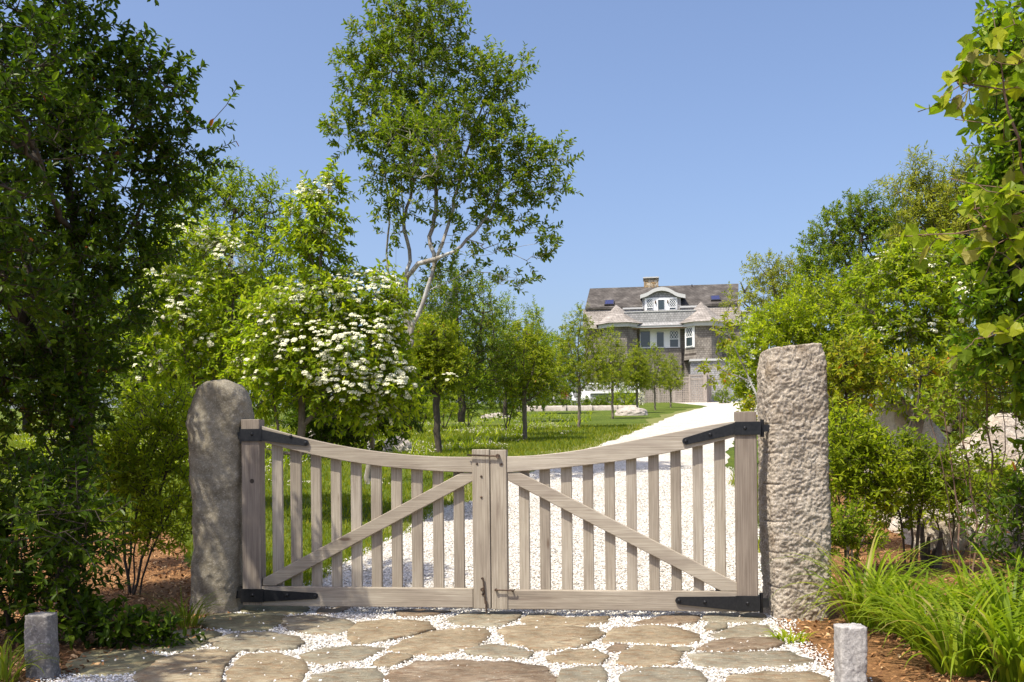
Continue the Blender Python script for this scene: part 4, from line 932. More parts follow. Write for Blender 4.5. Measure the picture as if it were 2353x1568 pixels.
def tubes(mb, A, par, r, mn=0):
    idx = np.where((par >= 0) & (r >= mn))[0]; a, b = A[par[idx]], A[idx]; ra, rb = r[par[idx]], r[idx]; ra = np.minimum(ra, rb * 1.35)
    for lo, hi, k in ((0, .006, 3), (.006, .03, 5), (.03, 9, 9)):
        q = (rb >= lo) & (rb < hi)
        if not q.any(): continue
        A0, B0, R0, R1 = a[q], b[q], ra[q], rb[q]; d = nrm(B0 - A0); u = nrm(np.cross(d, np.where(np.abs(d[:, 2:3]) < .9, np.array([[0, 0, 1.]]), np.array([[1., 0, 0]])))); w = np.cross(d, u)
        B0 = B0 + d * (R1 * .5)[:, None]
        th = np.arange(k) * 2 * np.pi / k; ring = u[:, None] * np.cos(th)[None, :, None] + w[:, None] * np.sin(th)[None, :, None]
        V = np.concatenate([A0[:, None] + ring * R0[:, None, None], B0[:, None] + ring * R1[:, None, None]], 1); m = len(A0)
        f = np.array([(j, (j + 1) % k, k + (j + 1) % k, k + j) for j in range(k)])[None] + (np.arange(m) * 2 * k)[:, None, None]
        mb.add(V.reshape(-1, 3), f.reshape(-1, 4), smooth=True)

def flower_mesh():
    rg = np.random.default_rng(5); n = 60; a = rg.uniform(0, 2 * np.pi, n); r = np.sqrt(rg.random(n)); P = np.c_[r * np.cos(a) * .045, r * np.sin(a) * .045, .016 * (1 - r ** 2) + rg.uniform(-.003, .003, n)]
    N = nrm(np.c_[r * np.cos(a) * .6, r * np.sin(a) * .6, np.ones(n)] + rg.normal(0, .35, (n, 3))); u = nrm(np.cross(N, np.array([[.3, 1., .1]]))); w = np.cross(N, u); s = .0085 * rg.uniform(.7, 1.3, n)[:, None]
    V = np.stack([P + u * s, P + w * s, P - u * s, P - w * s], 1).reshape(-1, 3); return V, (np.arange(n) * 4)[:, None] + np.arange(4)[None]
FV, FF_ = flower_mesh()

def plant(name, label, cat, Y, blobs, limbs, n, leaf, twig=.22, k=11, rt=.08, bark='bark_grey', group=None, px=True, seed=1, step=.16, droop=.1, up=.35, shell=.55, flowers=None, rtip=.003, parts=('crown', 'trunk'), upn=.8, mn=0, extra=None, base=None, wander=0.12):
    """leaf=(material, length, width ratio, template).  blobs=(px,py,rx,ry,dY) in photo pixels, limbs=[[(px,py,dY)..]..] in photo pixels, at depth Y"""
    rng = np.random.default_rng(seed)
    def cv(x, y, dy=0.0): return at(x, y, Y + dy)
    B = []
    for b in blobs:
        x, y, rx, ry = b[:4]; dy = b[4] if len(b) > 4 else 0; s = (Y + dy) / F; B.append((cv(x, y, dy), np.array((rx * s, (b[5] if len(b) > 5 else min(rx, ry) * 1.1) * s, ry * s)), b[6] if len(b) > 6 else 1))
    wt = np.array([(r[0] * r[2]) * w for _, r, w in B]); wt = wt / wt.sum(); cnt = rng.multinomial(n, wt); T = []; C = []
    for (c, r, _), m in zip(B, cnt):
        d = nrm(rng.normal(size=(m, 3))); q = rng.random(m) ** (1 / 3.0 if shell <= 0 else 1 / (3 + 3 * shell)); p = c + d * q[:, None] * r; p = p + wander * r.mean() * rng.normal(size=(m, 3)) * .5; T.append(p); C.append(np.tile(c, (m, 1)))
    T = np.concatenate(T); C = np.concatenate(C)
    ok = T[:, 2] > g(T[:, 1]) + .04; T, C = T[ok], C[ok]; n = len(T)
    Lm = []
    for l in limbs:
        pts = []
        for i, q in enumerate(l):
            p = cv(*q)
            if q[1] == 'g': pass
            pts.append(p)
        Lm.append(pts)
    b0 = Lm[0][0].copy(); b0[2] = g(b0[1]) - .05
    for l in Lm:
        if abs(l[0][2] - g(l[0][1])) < .5 and l[0][2] < g(l[0][1]) + .6: l[0][2] = min(l[0][2], g(l[0][1]) - .05)
    A, par, ends = grow(Lm, T, step, rng); pd = nrm(A[ends] - A[par[ends]])
    td = nrm(.75 * nrm(T - C) + .5 * pd + np.array((0, 0, up)) + rng.normal(0, .35, (n, 3)))
    tl = twig * rng.uniform(.6, 1.3, n); tips = T + td * tl[:, None] - np.array((0, 0, droop * .5)) * tl[:, None]
    A2 = np.concatenate([A, tips]); par2 = np.r_[par, ends]; r = radii(par2, len(A2), rt, rtip, np.arange(len(A), len(A2)))
    root = empty(name, tuple(b0)); tag(root, label, cat, group)
    mb = MB(); tubes(mb, A2 - b0, par2, r, mn); mb.build(parts[1], M[bark], root)
    mat, LL, WR, tp = leaf
    s = (np.arange(k) + rng.random((n, k))) / k; s = .08 + .92 * s
    P = T[:, None] * (1 - s[..., None]) + tips[:, None] * s[..., None]
    u = nrm(np.cross(td, np.array([[.1, .2, 1.]]) + rng.normal(0, .2, (n, 3)))); w = np.cross(td, u); th = np.arange(k)[None] * 2.4 + rng.uniform(0, 6.3, (n, 1)); pr = u[:, None] * np.cos(th)[..., None] + w[:, None] * np.sin(th)[..., None]
    D = td[:, None] * .55 + pr * .8 + rng.normal(0, .18, (n, k, 3)) - np.array((0, 0, droop)); Nn = np.array((0, 0, upn)) + rng.normal(0, .45, (n, k, 3)) + td[:, None] * .25
    Ls = LL * rng.uniform(.6, 1.2, (n, k)).ravel(); mb = MB()
    leaves(mb, P.reshape(-1, 3) - b0, D.reshape(-1, 3), Nn.reshape(-1, 3), Ls, Ls * WR, tp); mb.build(parts[0], M[mat], root)
    if flowers:
        fx, scale, sel = flowers; fT = [];
        for q in sel:
            x, y, rx, ry = q[:4]; dy = q[4] if len(q) > 4 else 0; m = int(fx * q[5]) if len(q) > 5 else fx
            c = cv(x, y, dy); s_ = (Y + dy) / F; d = nrm(rng.normal(size=(m, 3)) * np.array((1, 1, .8)) + np.array((0, -.55, .35))); p = c + d * np.array((rx * s_, min(rx, ry) * s_, ry * s_)) * rng.uniform(.85, 1.08, (m, 1)); fT.append(np.c_[p, d])
        fT = np.concatenate(fT); zz = np.clip(fT[:, 5], .15, 1); nn = nrm(fT[:, 3:] * .55 + np.array((0, -.1, .9)) + rng.normal(0, .25, (len(fT), 3)))
        vis = fT[:, 1].argsort(); fT = fT[vis]; nn = nn[vis]; pm = None; mb = MB(); nind = 100
        for i in range(len(fT)):
            q = Vector(nn[i]).to_track_quat('Z', 'Y'); sc = scale * rng.uniform(.6, 1.15)
            if i < nind:
                if pm is None:
                    t_ = MB(); t_.add(FV, FF_); o = t_.build('flower_cluster', M['blossom'], root); pm = o
                else: o = pm.copy(); COL.objects.link(o); o.parent = root
                o.location = Vector(fT[i, :3] - b0); o.rotation_euler = q.to_euler(); o.scale = (sc,) * 3
            else:
                R = np.array(q.to_matrix()); mb.add(FV @ R.T * sc + fT[i, :3] - b0, FF_)
        if mb.n: o = mb.build('flower_clusters', M['blossom'], root); o['kind'] = 'stuff'
    return root

# --- the tall open tree behind the gate
plant('tall_tree', 'tall open tree with pale branching trunks rising behind the gate', 'tree', 15.5,
 [(965,35,70,50),(900,75,55,50),(1020,50,45,60),(850,120,50,50),(820,170,40,50),(940,150,80,70),(1040,130,30,50),(1100,165,45,40),(1150,175,45,30,0,40,1.3),(1190,158,24,14,0,24,1.6),(830,240,50,50),(890,270,70,70),(800,310,35,30,0,40,1.3),(765,286,18,9,0,20,2),(970,270,80,70),(1060,270,70,70),(1125,270,45,50),(1160,230,25,40),(900,370,55,60),(985,370,80,70),(1080,370,85,60),(1170,340,60,45,0,50,1.2),(1230,355,45,32,0,40,1.5),(1285,372,26,14,0,26,2),(880,440,26,50),(965,450,60,50,0,50,.7),(1070,445,75,40,0,50,.7),(1160,430,80,45,0,50,1.1),(1240,425,50,34,0,40,1.4),(1290,432,24,14,0,24,1.6),(1080,515,70,30,0,40,.5),(1160,505,60,28,0,30,.6),(1235,535,32,18,0,24,.9),(1130,570,50,20,0,30,.5),(1210,585,44,18,0,24,.8),(1262,572,22,14,0,20,1.6),(1095,620,45,14,0,20,.45),(1170,645,45,14,0,24,1.4),(1040,545,40,34,0,30,.25),(1020,660,50,60,.3,50,.7),(895,520,16,45,0,20,.9),(960,120,60,60,.8),(960,330,80,80,-1.0)],
 [[(848,1105,0.00),(850,1030,0.00),(858,940,0.00),(900,890,0.00),(930,840,0.00),(940,800,0.00),(951,740,0.00),(968,700,0.00),(985,668,0.00),(1000,605,0.00),(992,579,0.00),(985,543,0.04),(1001,490,0.16),(1002,437,0.28),(985,370,0.43),(975,280,0.45),(970,180,0.45),(965,60,0.45)],
  [(925,860,0.30),(938,760,0.30),(930,690,0.30),(934,624,0.20),(945,592,0.20),(932,535,0.14),(927,490,0.24),(922,423,0.43),(915,330,0.61),(900,230,0.65),(880,120,0.69)],
  [(936,636,0.20),(958,610,0.00),(1002,595,-0.20),(1047,575,-0.30),(1083,543,-0.12),(1114,503,-0.03),(1150,440,0.07),(1210,385,0.19),(1262,368,0.23)],
  [(934,760,0.50),(893,633,0.60),(889,579,0.60),(893,512,0.35),(889,445,0.50),(880,360,0.65),(850,280,0.61),(800,290,0.57),(760,285,0.57)],
  [(930,740,0.70),(909,633,0.70),(911,535,0.34),(925,440,0.55),(935,330,0.65)],
  [(1002,600,-0.10),(1015,560,-0.30),(1035,500,-0.07),(1060,400,0.16),(1090,290,0.29),(1130,200,0.33),(1190,165,0.33)],
  [(1047,575,-0.30),(1100,590,-0.60),(1160,575,-0.80),(1235,560,-0.90)],
  [(985,668,0.00),(1040,640,-0.30),(1090,620,-0.50),(1150,635,-0.60),(1195,640,-0.60)],
  [(930,500,0.22),(945,440,0.27),(950,380,0.36),(1010,250,0.33),(1030,120,0.37)]],
 1750, ('leaf_dark2', .086, .5, 'hex'), twig=.26, k=15, rt=.060, bark='bark_pale', seed=3, step=.16, wander=.1, up=.5)

# --- the big dark tree at the roadside
LT = [(60,40,150,70),(170,55,60,40),(90,150,220,60),(270,150,80,50,.2),(350,190,70,45,.3),(415,195,35,35,.3),(470,245,14,10,.3,14,.5),(505,248,18,12,.3,16,.7),(60,240,160,70),(220,250,160,60),(350,280,90,60,.3),(440,215,20,16,.3),(465,295,22,12,.3),
      (80,350,190,70),(240,370,150,70,.2),(380,370,80,50,.4),(455,370,40,30,.5),(100,470,190,80),(290,470,120,60,.4),(400,450,70,40,.8),(60,600,170,90),(220,590,110,70,.3),(300,560,90,60,.6),(90,740,170,90),(230,720,90,60,.3),(290,680,60,60,.7),(60,880,150,80),(180,850,90,60,.3),(60,1000,130,80),(170,960,60,50,.2),
      (-1000,-200,380,300,-3.0,280,.9),(-1020,-90,300,200,-2.4,200,.9),(-760,60,220,180,-2.0,200,.7),(-150,100,150,120),(-150,350,160,130),(-160,600,160,140),(-150,850,150,120),(-120,200,140,120,-1.6),(20,120,120,90,-1.3),(-100,450,160,120,-1.5),(-330,300,170,160,-.8),(-300,560,170,160,-1.2),(120,330,120,90,-1.0),(0,650,120,100,-1.1),(150,-120,160,110,.2),(0,-180,180,120,-.4),(-200,-100,160,120,-1),(60,540,140,100,1.4,90,.7),(170,760,130,100,1.6,90,.6)]  # first three clumps are unseen, added to shade the marker and dark bush
plant('roadside_tree', 'big dense dark-leaved tree standing behind the grey marker post', 'tree', 6.9, LT,
 [[(150,1330,.6),(170,1150,.6),(190,1020,.6),(200,900,.5),(190,760,.4),(175,600,.3),(160,420,.2),(140,250,.1),(120,80,0)],
  [(190,1020,.6),(160,900,.8),(100,760,.9),(60,600,.9),(20,450,.6),(-20,300,.3),(-60,100,0)],
  [(185,760,.4),(240,640,.5),(300,520,.5),(360,420,.5),(420,330,.4)],
  [(175,600,.3),(215,480,.2),(260,380,.1),(320,270,.2),(380,200,.2)],
  [(150,880,.8),(20,700,0),(-100,500,-.6),(-200,350,-.9)],[(170,560,.3),(110,430,-.5),(60,300,-1),(0,150,-1.2)]],
 3700, ('leaf_dark', .060, .52, 'hex'), twig=.19, k=15, rt=.075, bark='bark_dark', seed=5, step=.14, up=.3, upn=.55, shell=.3)
# understory at the tree's foot
plant('dark_bush', 'dark leafy bush behind the grey marker post', 'bush', 6.0,
 [(60,1180,150,90),(170,1130,60,60),(60,1330,110,100),(150,1290,60,90),(20,1420,70,80),(175,1390,35,55),(-130,1250,130,150),(210,1230,40,50),(150,1200,80,80,-.5)],
 [[(60,1480),(50,1350),(60,1200)],[(70,1480),(120,1350),(170,1180)],[(50,1480),(0,1350),(-100,1200)]],
 560, ('leaf_dark', .065, .42, 'hex'), twig=.2, k=14, rt=.02, bark='bark_dark', seed=6, droop=.3, parts=('foliage', 'stem'))
plant('low_creeper', 'low dark creeper spreading on the mulch beside the flagstones', 'plant', 5.9,
 [(260,1440,60,26),(340,1465,60,18),(400,1470,30,14),(200,1440,40,30)], [[(270,1490),(270,1450)],[(340,1490),(345,1465)]],
 90, ('leaf_dark', .07, .5, 'hex'), twig=.12, k=9, rt=.006, bark='bark_dark', seed=61, parts=('foliage', 'stem'))
plant('upright_shrub', 'bright multi-stemmed shrub growing between the dark tree and the rounded pillar', 'shrub', 8.0,
 [(370,960,65,50),(400,1030,40,60),(330,1040,80,60),(270,1090,55,50),(380,1120,70,60),(300,1170,60,50),(400,1200,45,50),(350,1240,50,30),(240,1060,30,25),(420,940,20,40)],
 [[(300,1370),(290,1250),(285,1130),(270,1050)],[(305,1370),(310,1240),(330,1100),(350,980)],[(310,1370),(335,1250),(370,1120),(400,1000)],[(318,1370),(350,1260),(395,1170)],[(295,1370),(250,1290),(230,1230)],[(300,1372),(300,1250),(345,1050),(380,940)]],
 560, ('leaf_bright', .062, .36, 'hex'), twig=.17, k=13, rt=.022, bark='bark_dark', seed=8, up=.6, parts=('foliage', 'stem'))

# --- viburnums
plant('viburnum', 'large viburnum covered in flat white flower heads behind the gate', 'flowering shrub', 11.6,
 [(640,740,80,70),(700,690,70,60),(770,700,80,70),(850,680,65,50),(890,720,42,55),(620,830,90,70),(720,810,90,80),(820,800,95,80),(895,810,40,70),(700,890,70,40),(800,880,90,55),(890,890,60,60),(930,920,30,40),(780,940,50,30,0,30,.7),(860,950,50,30),(590,900,40,50),
  (730,600,45,60),(745,520,45,50),(755,460,28,45),(700,500,40,50),(715,450,18,26),(690,560,40,40),(760,410,12,20),(770,600,18,40)],
 [[(690,1045),(690,990),(695,940),(700,880),(720,780),(735,680),(740,560),(755,430)],[(640,1040),(635,960),(620,880),(600,800)],[(690,985),(740,930),(800,880),(860,800)],[(855,1030,.4),(850,950,.4),(855,900,.3),(850,800,.2),(840,720,.1)],[(610,1030,.3),(600,960,.3),(570,880,.3)],[(695,940),(670,850),(650,760)]],
 1350, ('leaf_vib', .085, .5, 'hex'), twig=.2, k=11, rt=.05, bark='bark_grey', seed=11, droop=.45, up=.2, upn=.7,
 flowers=(95, .84, [(850,680,80,60,0,1.2),(770,700,85,70,0,1.3),(900,760,55,90,0,1.0),(820,800,95,80,-.2,1.5),(700,700,80,60,0,1.4),(720,810,90,80,-.2,1.1),(800,880,90,55,-.2,1.3),(900,880,60,60,-.1,1.2),(640,760,80,80,0,.8),(860,950,60,30,0,.35),(740,500,40,90,0,.5),(700,470,30,50,0,.45),(620,850,80,70,0,.4)]))
plant('viburnum', 'loose viburnum with scattered cream flower heads under the dark tree', 'flowering shrub', 12.6,
 [(450,560,60,50),(400,620,70,60),(520,610,60,70),(380,700,60,60),(460,700,80,70),(540,700,60,60),(400,800,80,70),(500,800,80,60),(330,740,30,60),(430,890,80,40),(570,780,40,60),(530,880,50,50),(350,860,50,60)],
 [[(470,1030),(480,930),(500,850),(530,760),(540,660),(520,590)],[(470,1030),(450,900),(420,780),(400,660)],[(480,930),(540,850),(580,790)]],
 820, ('leaf_vib', .085, .48, 'hex'), twig=.2, k=11, rt=.05, bark='bark_grey', seed=12, droop=.4, up=.2,
 flowers=(80, .85, [(440,550,60,40,0,1.3),(520,590,50,50,0,1),(380,640,60,50,0,.8),(380,720,70,60,-.2,1),(460,700,80,70,0,.8),(350,840,60,60,0,.5),(500,790,70,60,0,.6)]))
plant('dark_shrub', 'dark glossy evergreen shrub beneath the flowering viburnum', 'shrub', 12.6,
 [(780,970,75,50),(850,990,60,40),(720,960,40,50),(900,940,50,50),(930,915,30,40),(760,1020,50,25)], [[(800,1060),(800,1000),(780,960)],[(805,1060),(860,990),(900,950)]],
 420, ('leaf_dark', .085, .36, 'hex'), twig=.2, k=13, rt=.03, bark='bark_dark', seed=14, parts=('foliage', 'stem'))
plant('leafy_tree', 'round mid-green tree behind the loose viburnum', 'tree', 19.0,
 [(490,420,60,40),(430,450,60,40),(560,450,60,45),(610,470,40,45),(500,500,110,60),(600,540,70,60),(560,620,90,60),(420,560,70,60),(640,600,25,60),(500,700,110,70),(620,700,50,60),(400,720,70,90),(480,840,120,60),(600,820,60,60),(330,620,50,70)],
 [[(530,1030),(530,900),(520,760),(530,600),(540,480)],[(530,850),(470,700),(440,520)],[(525,760),(600,640),(610,520)]],
 1100, ('leaf_mid', .10, .42, 'tri'), twig=.34, k=15, rt=.10, bark='bark_dark', seed=15)

# --- row of young trees along the drive: two built, the others are copies
def young(Y, x, y, seed, mat='leaf_pear', label=''):
    return plant('young_tree', label, 'tree', Y,
     [(x,y-168,46,46),(x-15,y-132,50,32),(x+18,y-128,48,30),(x,y-210,38,34),(x-10,y-240,22,26),(x+8,y-262,10,20),(x+25,y-225,12,26),(x-44,y-165,22,30),(x+48,y-155,22,28),(x-25,y-215,12,24),(x-52,y-125,18,16),(x+54,y-120,18,14),(x+30,y-190,14,34),(x-38,y-200,10,26),(x+2,y-275,6,16)],
     [[(x,y),(x,y-30),(x,y-60),(x,y-85),(x,y-130),(x-3,y-180),(x,y-225),(x+5,y-260)],[(x,y-90),(x-25,y-115),(x-45,y-140)],[(x,y-88),(x+28,y-112),(x+48,y-140)],[(x,y-110),(x-15,y-160),(x-25,y-220)],[(x,y-110),(x+15,y-160),(x+25,y-225)]],
     600, (mat, .09, .38, 'tri'), twig=.26, k=14, rt=.05, bark='bark_grey', group='young trees along the drive', seed=seed, droop=.55, up=.5, step=.14, wander=.16)
t1 = young(32, 1331, 985, 21, label='young tree second in the row from the gate, its leader taller than the house eaves')
t2 = young(25, 1206, 1012, 22, label='broad young tree beside the dark thicket, nearer the gate than the other lollipop trees')
t2.scale = (1.15, 1.15, .98)
for (src, px, py, Y, sc, rz, lb) in ((t1, 1408, 965, 41, (1.0, .96), 1.9, 'young tree just before the low flat boulder in the lawn'), (t2, 1464, 945, 49.5, (1.1, 1.12), 4.0, 'young tree beside the round bright bush near the house'),
    (t1, 1505, 943, 55, (1.0, .94), 3.3, 'young tree in front of the lattice screen, next to last in the row'), (t1, 1541, 938, 62, (1.08, .84), 5.1, 'last young tree of the row, against the lattice screen by the house')):
    c = copy_tree(src); p = at(px, py, Y); c.location = (p[0], Y, g(Y) - .05); c.rotation_euler = (0, 0, rz); c.scale = (sc[0], sc[0], sc[1]); c['label'] = lb
plant('young_tree', 'young tree with a straight bare trunk seen over the gate beside the viburnum', 'tree', 20.5,
 [(1000,860,46,36),(965,840,34,44),(1038,850,34,40),(1005,810,50,36),(1000,770,40,40)], [[(1008,1040),(1004,970),(1003,910),(1003,850),(1005,780)],[(1003,915),(975,870),(955,840)],[(1003,905),(1030,870),(1045,850)]],
 700, ('leaf_pear', .085, .42, 'tri'), twig=.24, k=14, rt=.07, bark='bark_dark', seed=24, droop=.4, flowers=(9, .95, [(1025,870,28,16,-.8,1)]))

# --- thicket between the tall tree and the house
TH = 'trees and shrubs of the far thicket'
plant('thicket_tree', 'dark leafy tree at the foot of the tall open tree', 'tree', 24,
 [(1040,700,60,60),(1080,720,60,60),(1000,740,60,60),(1100,790,70,60),(1030,820,80,60),(1110,680,30,30),(1120,850,60,60),(1060,900,70,40),(1060,650,40,30),(980,700,30,50),(960,830,40,60)],
 [[(1060,970),(1060,860),(1050,760),(1050,680)],[(1060,880),(1100,800),(1110,720)],[(1060,880),(1010,800),(990,730)]],
 850, ('leaf_dark2', .095, .42, 'tri'), twig=.4, k=15, rt=.09, bark='bark_dark', group=TH, seed=31)
plant('thicket_tree', 'slender yellow-green sapling shoots between the thicket and the young trees', 'tree', 27,
 [(1130,700,14,30),(1120,740,25,40),(1140,770,35,40),(1170,720,12,30),(1235,725,10,22),(1225,760,20,30),(1190,790,40,40),(1170,850,40,50),(1215,820,30,40)],
 [[(1160,955),(1160,850),(1170,760),(1168,690)],[(1160,900),(1135,780),(1130,680)],[(1162,900),(1215,800),(1235,715)]],
 420, ('leaf_mid', .09, .4, 'tri'), twig=.32, k=14, rt=.05, bark='bark_dark', group=TH, seed=32)
def bush(name, label, Y, x, y, w, h, mat, seed, n=None, L=.08, group=None, tp='tri', wr=.45):
    n = n or int(60 + w * h * .04)
    return plant(name, label, 'bush', Y, [(x,y-h*.5,w*.5,h*.48),(x-w*.25,y-h*.35,w*.28,h*.35),(x+w*.27,y-h*.35,w*.25,h*.33),(x+w*.08,y-h*.72,w*.25,h*.28)],
      [[(x,y),(x,y-h*.5),(x,y-h*.8)],[(x,y),(x-w*.25,y-h*.4)],[(x,y),(x+w*.25,y-h*.4)]], n, (mat, L, wr, tp), twig=L*2.6, k=14, rt=.03, bark='bark_dark', group=group, seed=seed, parts=('foliage', 'stem'), step=.2)
bush('bush', 'dark bush with dense stems at the end of the thicket', 30, 1165, 958, 80, 130, 'leaf_dark2', 33, 330, group=TH)
bush('bush', 'tall dark bush behind the yellow-green sapling shoots', 38, 1215, 935, 110, 190, 'leaf_dark2', 34, 520, .11, TH)
bush('bush', 'dull green bush at the lawn edge beyond the young tree with flowers', 34, 1075, 955, 110, 110, 'leaf_mid', 35, 330, .10, TH)
bush('bush', 'small yellowish bush low against the dark thicket', 32, 1020, 962, 80, 60, 'leaf_bright', 36, 160, .08, TH)
bush('bush', 'low bright bush at the lawn edge beside the viburnum', 30, 965, 968, 60, 50, 'leaf_bright', 37, 130, .08, TH)
bush('bush', 'tall green mass behind the second young tree', 50, 1270, 925, 100, 150, 'leaf_mid', 38, 520, .13, TH)
bush('bush', 'dark bush between the row of young trees and the turret', 72, 1318, 920, 70, 170, 'leaf_dark2', 39, 260, .16, TH)
# --- planting in front of the house
HB = 'bushes in front of the house'
bush('bush', 'round bright green bush before the white porch railing', 60, 1435, 937, 56, 38, 'leaf_bright', 41, 240, .10, HB)
bush('bush', 'low dark bush under the white porch railing', 63, 1395, 936, 48, 28, 'leaf_dark2', 42, 150, .10, HB)
bush('bush', 'low bush with bronze leaves beside the white lounge chairs', 62, 1358, 940, 56, 28, 'leaf_dark2', 43, 160, .10, HB)
bush('bush', 'wide low dark bush beyond the garden wall below the grey foundation', 62, 1268, 944, 100, 28, 'leaf_dark2', 44, 260, .10, HB)
bush('bush', 'dark clipped bush against the grey wall by the garage door', 74, 1660, 928, 32, 28, 'leaf_dark2', 45, 110, .12, HB)
bush('bush', 'small pale flowering bush beside the lattice screen', 70, 1472, 930, 14, 30, 'blossom', 46, 50, .08, HB)
# red plant in a pot
p = at(1296, 938, 66); r = empty('potted_plant', (p[0], 66, g(66))); tag(r, 'red-leaved plant in a dark pot beside the white lounge chair', 'potted plant')
c = MB(); tube(c, [(0, 0, 0), (0, 0, .1), (0, 0, .45), (0, 0, .5)], [.16, .2, .27, .3], 14); c.build('pot', M['pot'], r)
rg = np.random.default_rng(4); q = rg.normal(0, .16, (160, 3)) + np.array((0, 0, .8)); c = MB(); leaves(c, q, rg.normal(size=(160, 3)) + np.array((0, 0, .5)), rg.normal(size=(160, 3)), np.full(160, .16), np.full(160, .07)); c.build('foliage', M['leaf_red'], r)

# --- far woods on the other side of the lawn and beyond the house (one built of each kind, the rest copies)
wood0 = plant('wood_tree', 'dark tree of the wood across the lawn', 'tree', 40,
 [(0,760,110,90),(-60,820,80,80),(70,820,80,80),(0,880,130,60),(0,680,70,50),(-90,900,50,50),(95,900,50,50)], [[(0,985),(0,860),(0,740)],[(0,900),(-60,820)],[(0,900),(60,820)]],
 620, ('leaf_dark2', .16, .5, 'tri'), twig=.6, k=16, rt=.12, bark='bark_dark', group='trees of the wood across the lawn', seed=51)
wood0.location.x = at(60, 980, 34)[0]; wood0.location.y = 34; wood0.location.z = g(34)
names = ['broken by gaps near its foot', 'with a low wide crown', 'showing dark between the viburnums', 'behind the loose viburnum', 'behind the rounded pillar', 'behind the big viburnum', 'beyond the dark shrub', 'beyond the tall open tree']
wood0['label'] = 'dark tree of the wood across the lawn, seen under the roadside tree'
for i, (px, Y, sc, rz) in enumerate(((190, 38, 1.0, 1), (330, 33, .9, 2), (450, 40, 1.1, 3), (560, 36, .95, 4), (680, 42, 1.05, 5), (800, 40, .8, 6), (920, 46, .9, .5), (-120, 32, 1.1, 1.5))):
    c = copy_tree(wood0); p = at(px, 1000, Y); c.location = (p[0], Y, g(Y)); c.rotation_euler = (0, 0, rz); c.scale = (sc,) * 3; c['label'] = 'dark tree of the wood across the lawn, ' + names[i % 8]
for (px, Y, sc, rz, lb) in ((1130, 66, 1.0, 2, 'distant tree beyond the thicket with a gap of sky above'), (1240, 88, 1.1, 4, 'distant tree beyond the lawn at the far corner of the house'), (1010, 62, 1.0, 3, 'distant tree seen through the foot of the tall open tree')):
    c = copy_tree(wood0); p = at(px, 940, Y); c.location = (p[0], Y, g(Y)); c.rotation_euler = (0, 0, rz); c.scale = (sc,) * 3; c['label'] = lb

# --- hedge of trees and shrubs on the pillar side of the drive
plant('hedge_tree', 'small grey-green tree overlapping the end of the house', 'tree', 36,
 [(1760,620,40,28),(1810,640,40,40),(1760,680,40,40),(1830,700,50,50),(1700,690,26,16),(1730,720,24,16),(1790,740,50,40),(1840,620,30,30),(1680,695,10,8)], [[(1790,930),(1790,800),(1785,700),(1770,620)],[(1790,800),(1740,720),(1700,692)],[(1790,780),(1830,690)]],
 620, ('leaf_grey', .12, .42, 'tri'), twig=.4, k=14, rt=.1, bark='bark_grey', seed=71)
plant('hedge_tree', 'dense dark round-topped tree above the hedge', 'tree', 28,
 [(1960,500,55,38),(2010,490,60,38),(2060,510,45,45),(1910,540,40,40),(1980,560,80,60),(2050,580,60,70),(1880,590,40,50),(1930,640,80,70),(1870,660,50,60),(2020,680,80,70)], [[(1960,930),(1965,780),(1970,640),(1980,540)],[(1965,760),(1900,650)],[(1965,740),(2040,600)]],
 1150, ('leaf_dark2', .11, .45, 'tri'), twig=.34, k=17, rt=.12, bark='bark_dark', seed=72, shell=.9)
plant('willowy_tree', 'airy narrow-leaved tree rising behind the white-flowered shrub', 'tree', 17,
 [(2105,390,18,22),(2120,440,28,30),(2070,440,28,14),(2150,480,40,40),(2190,420,26,30),(2205,395,12,16),(2240,420,24,30),(2260,390,20,20),(2290,440,50,50),(2210,500,60,50),(2120,530,50,50),(2180,580,80,60),(2280,540,60,70),(2100,620,60,50),(2230,650,80,60)],
 [[(2180,1000),(2180,800),(2170,650),(2145,520),(2110,400)],[(2175,700),(2200,560),(2195,400)],[(2180,700),(2240,560),(2270,400)],[(2160,600),(2110,500),(2070,440)]],
 1700, ('leaf_grey', .10, .27, 'tri'), twig=.3, k=15, rt=.07, bark='bark_grey', seed=73, up=.6)
plant('hedge_shrub', 'broad bright green shrub beside the drive above the square pillar', 'shrub', 17,
 [(1880,690,60,45),(1840,730,60,50),(1900,740,80,60),(1790,760,60,50),(1740,790,50,50),(1830,820,90,60),(1920,820,80,60),(1720,850,40,50),(1760,880,60,50),(1860,900,90,60),(1960,700,40,50),(1970,780,50,60),(1730,905,25,25)],
 [[(1850,1040),(1850,940),(1850,820),(1870,720)],[(1850,960),(1780,860),(1730,800)],[(1850,960),(1920,850),(1950,750)],[(1850,980),(1770,920)]],
 1500, ('leaf_bright', .085, .42, 'tri'), twig=.26, k=15, rt=.05, bark='bark_grey', seed=74, parts=('foliage', 'stem'))
plant('sapling', 'thin sapling with orange-tinged leaves leaning over the drive by the pillar', 'sapling', 13,
 [(1665,755,16,30),(1675,790,10,12),(1640,845,18,14),(1655,865,12,12),(1735,950,20,30),(1755,910,24,24),(1775,1000,12,30)], [[(1790,1080),(1760,980),(1725,880),(1690,800),(1665,745)],[(1725,880),(1680,860),(1645,848)],[(1760,980),(1745,940)]],
 95, ('leaf_autumn', .075, .5, 'hex'), twig=.14, k=9, rt=.02, bark='bark_pale', seed=75, up=.1, droop=.4, parts=('foliage', 'stem'))
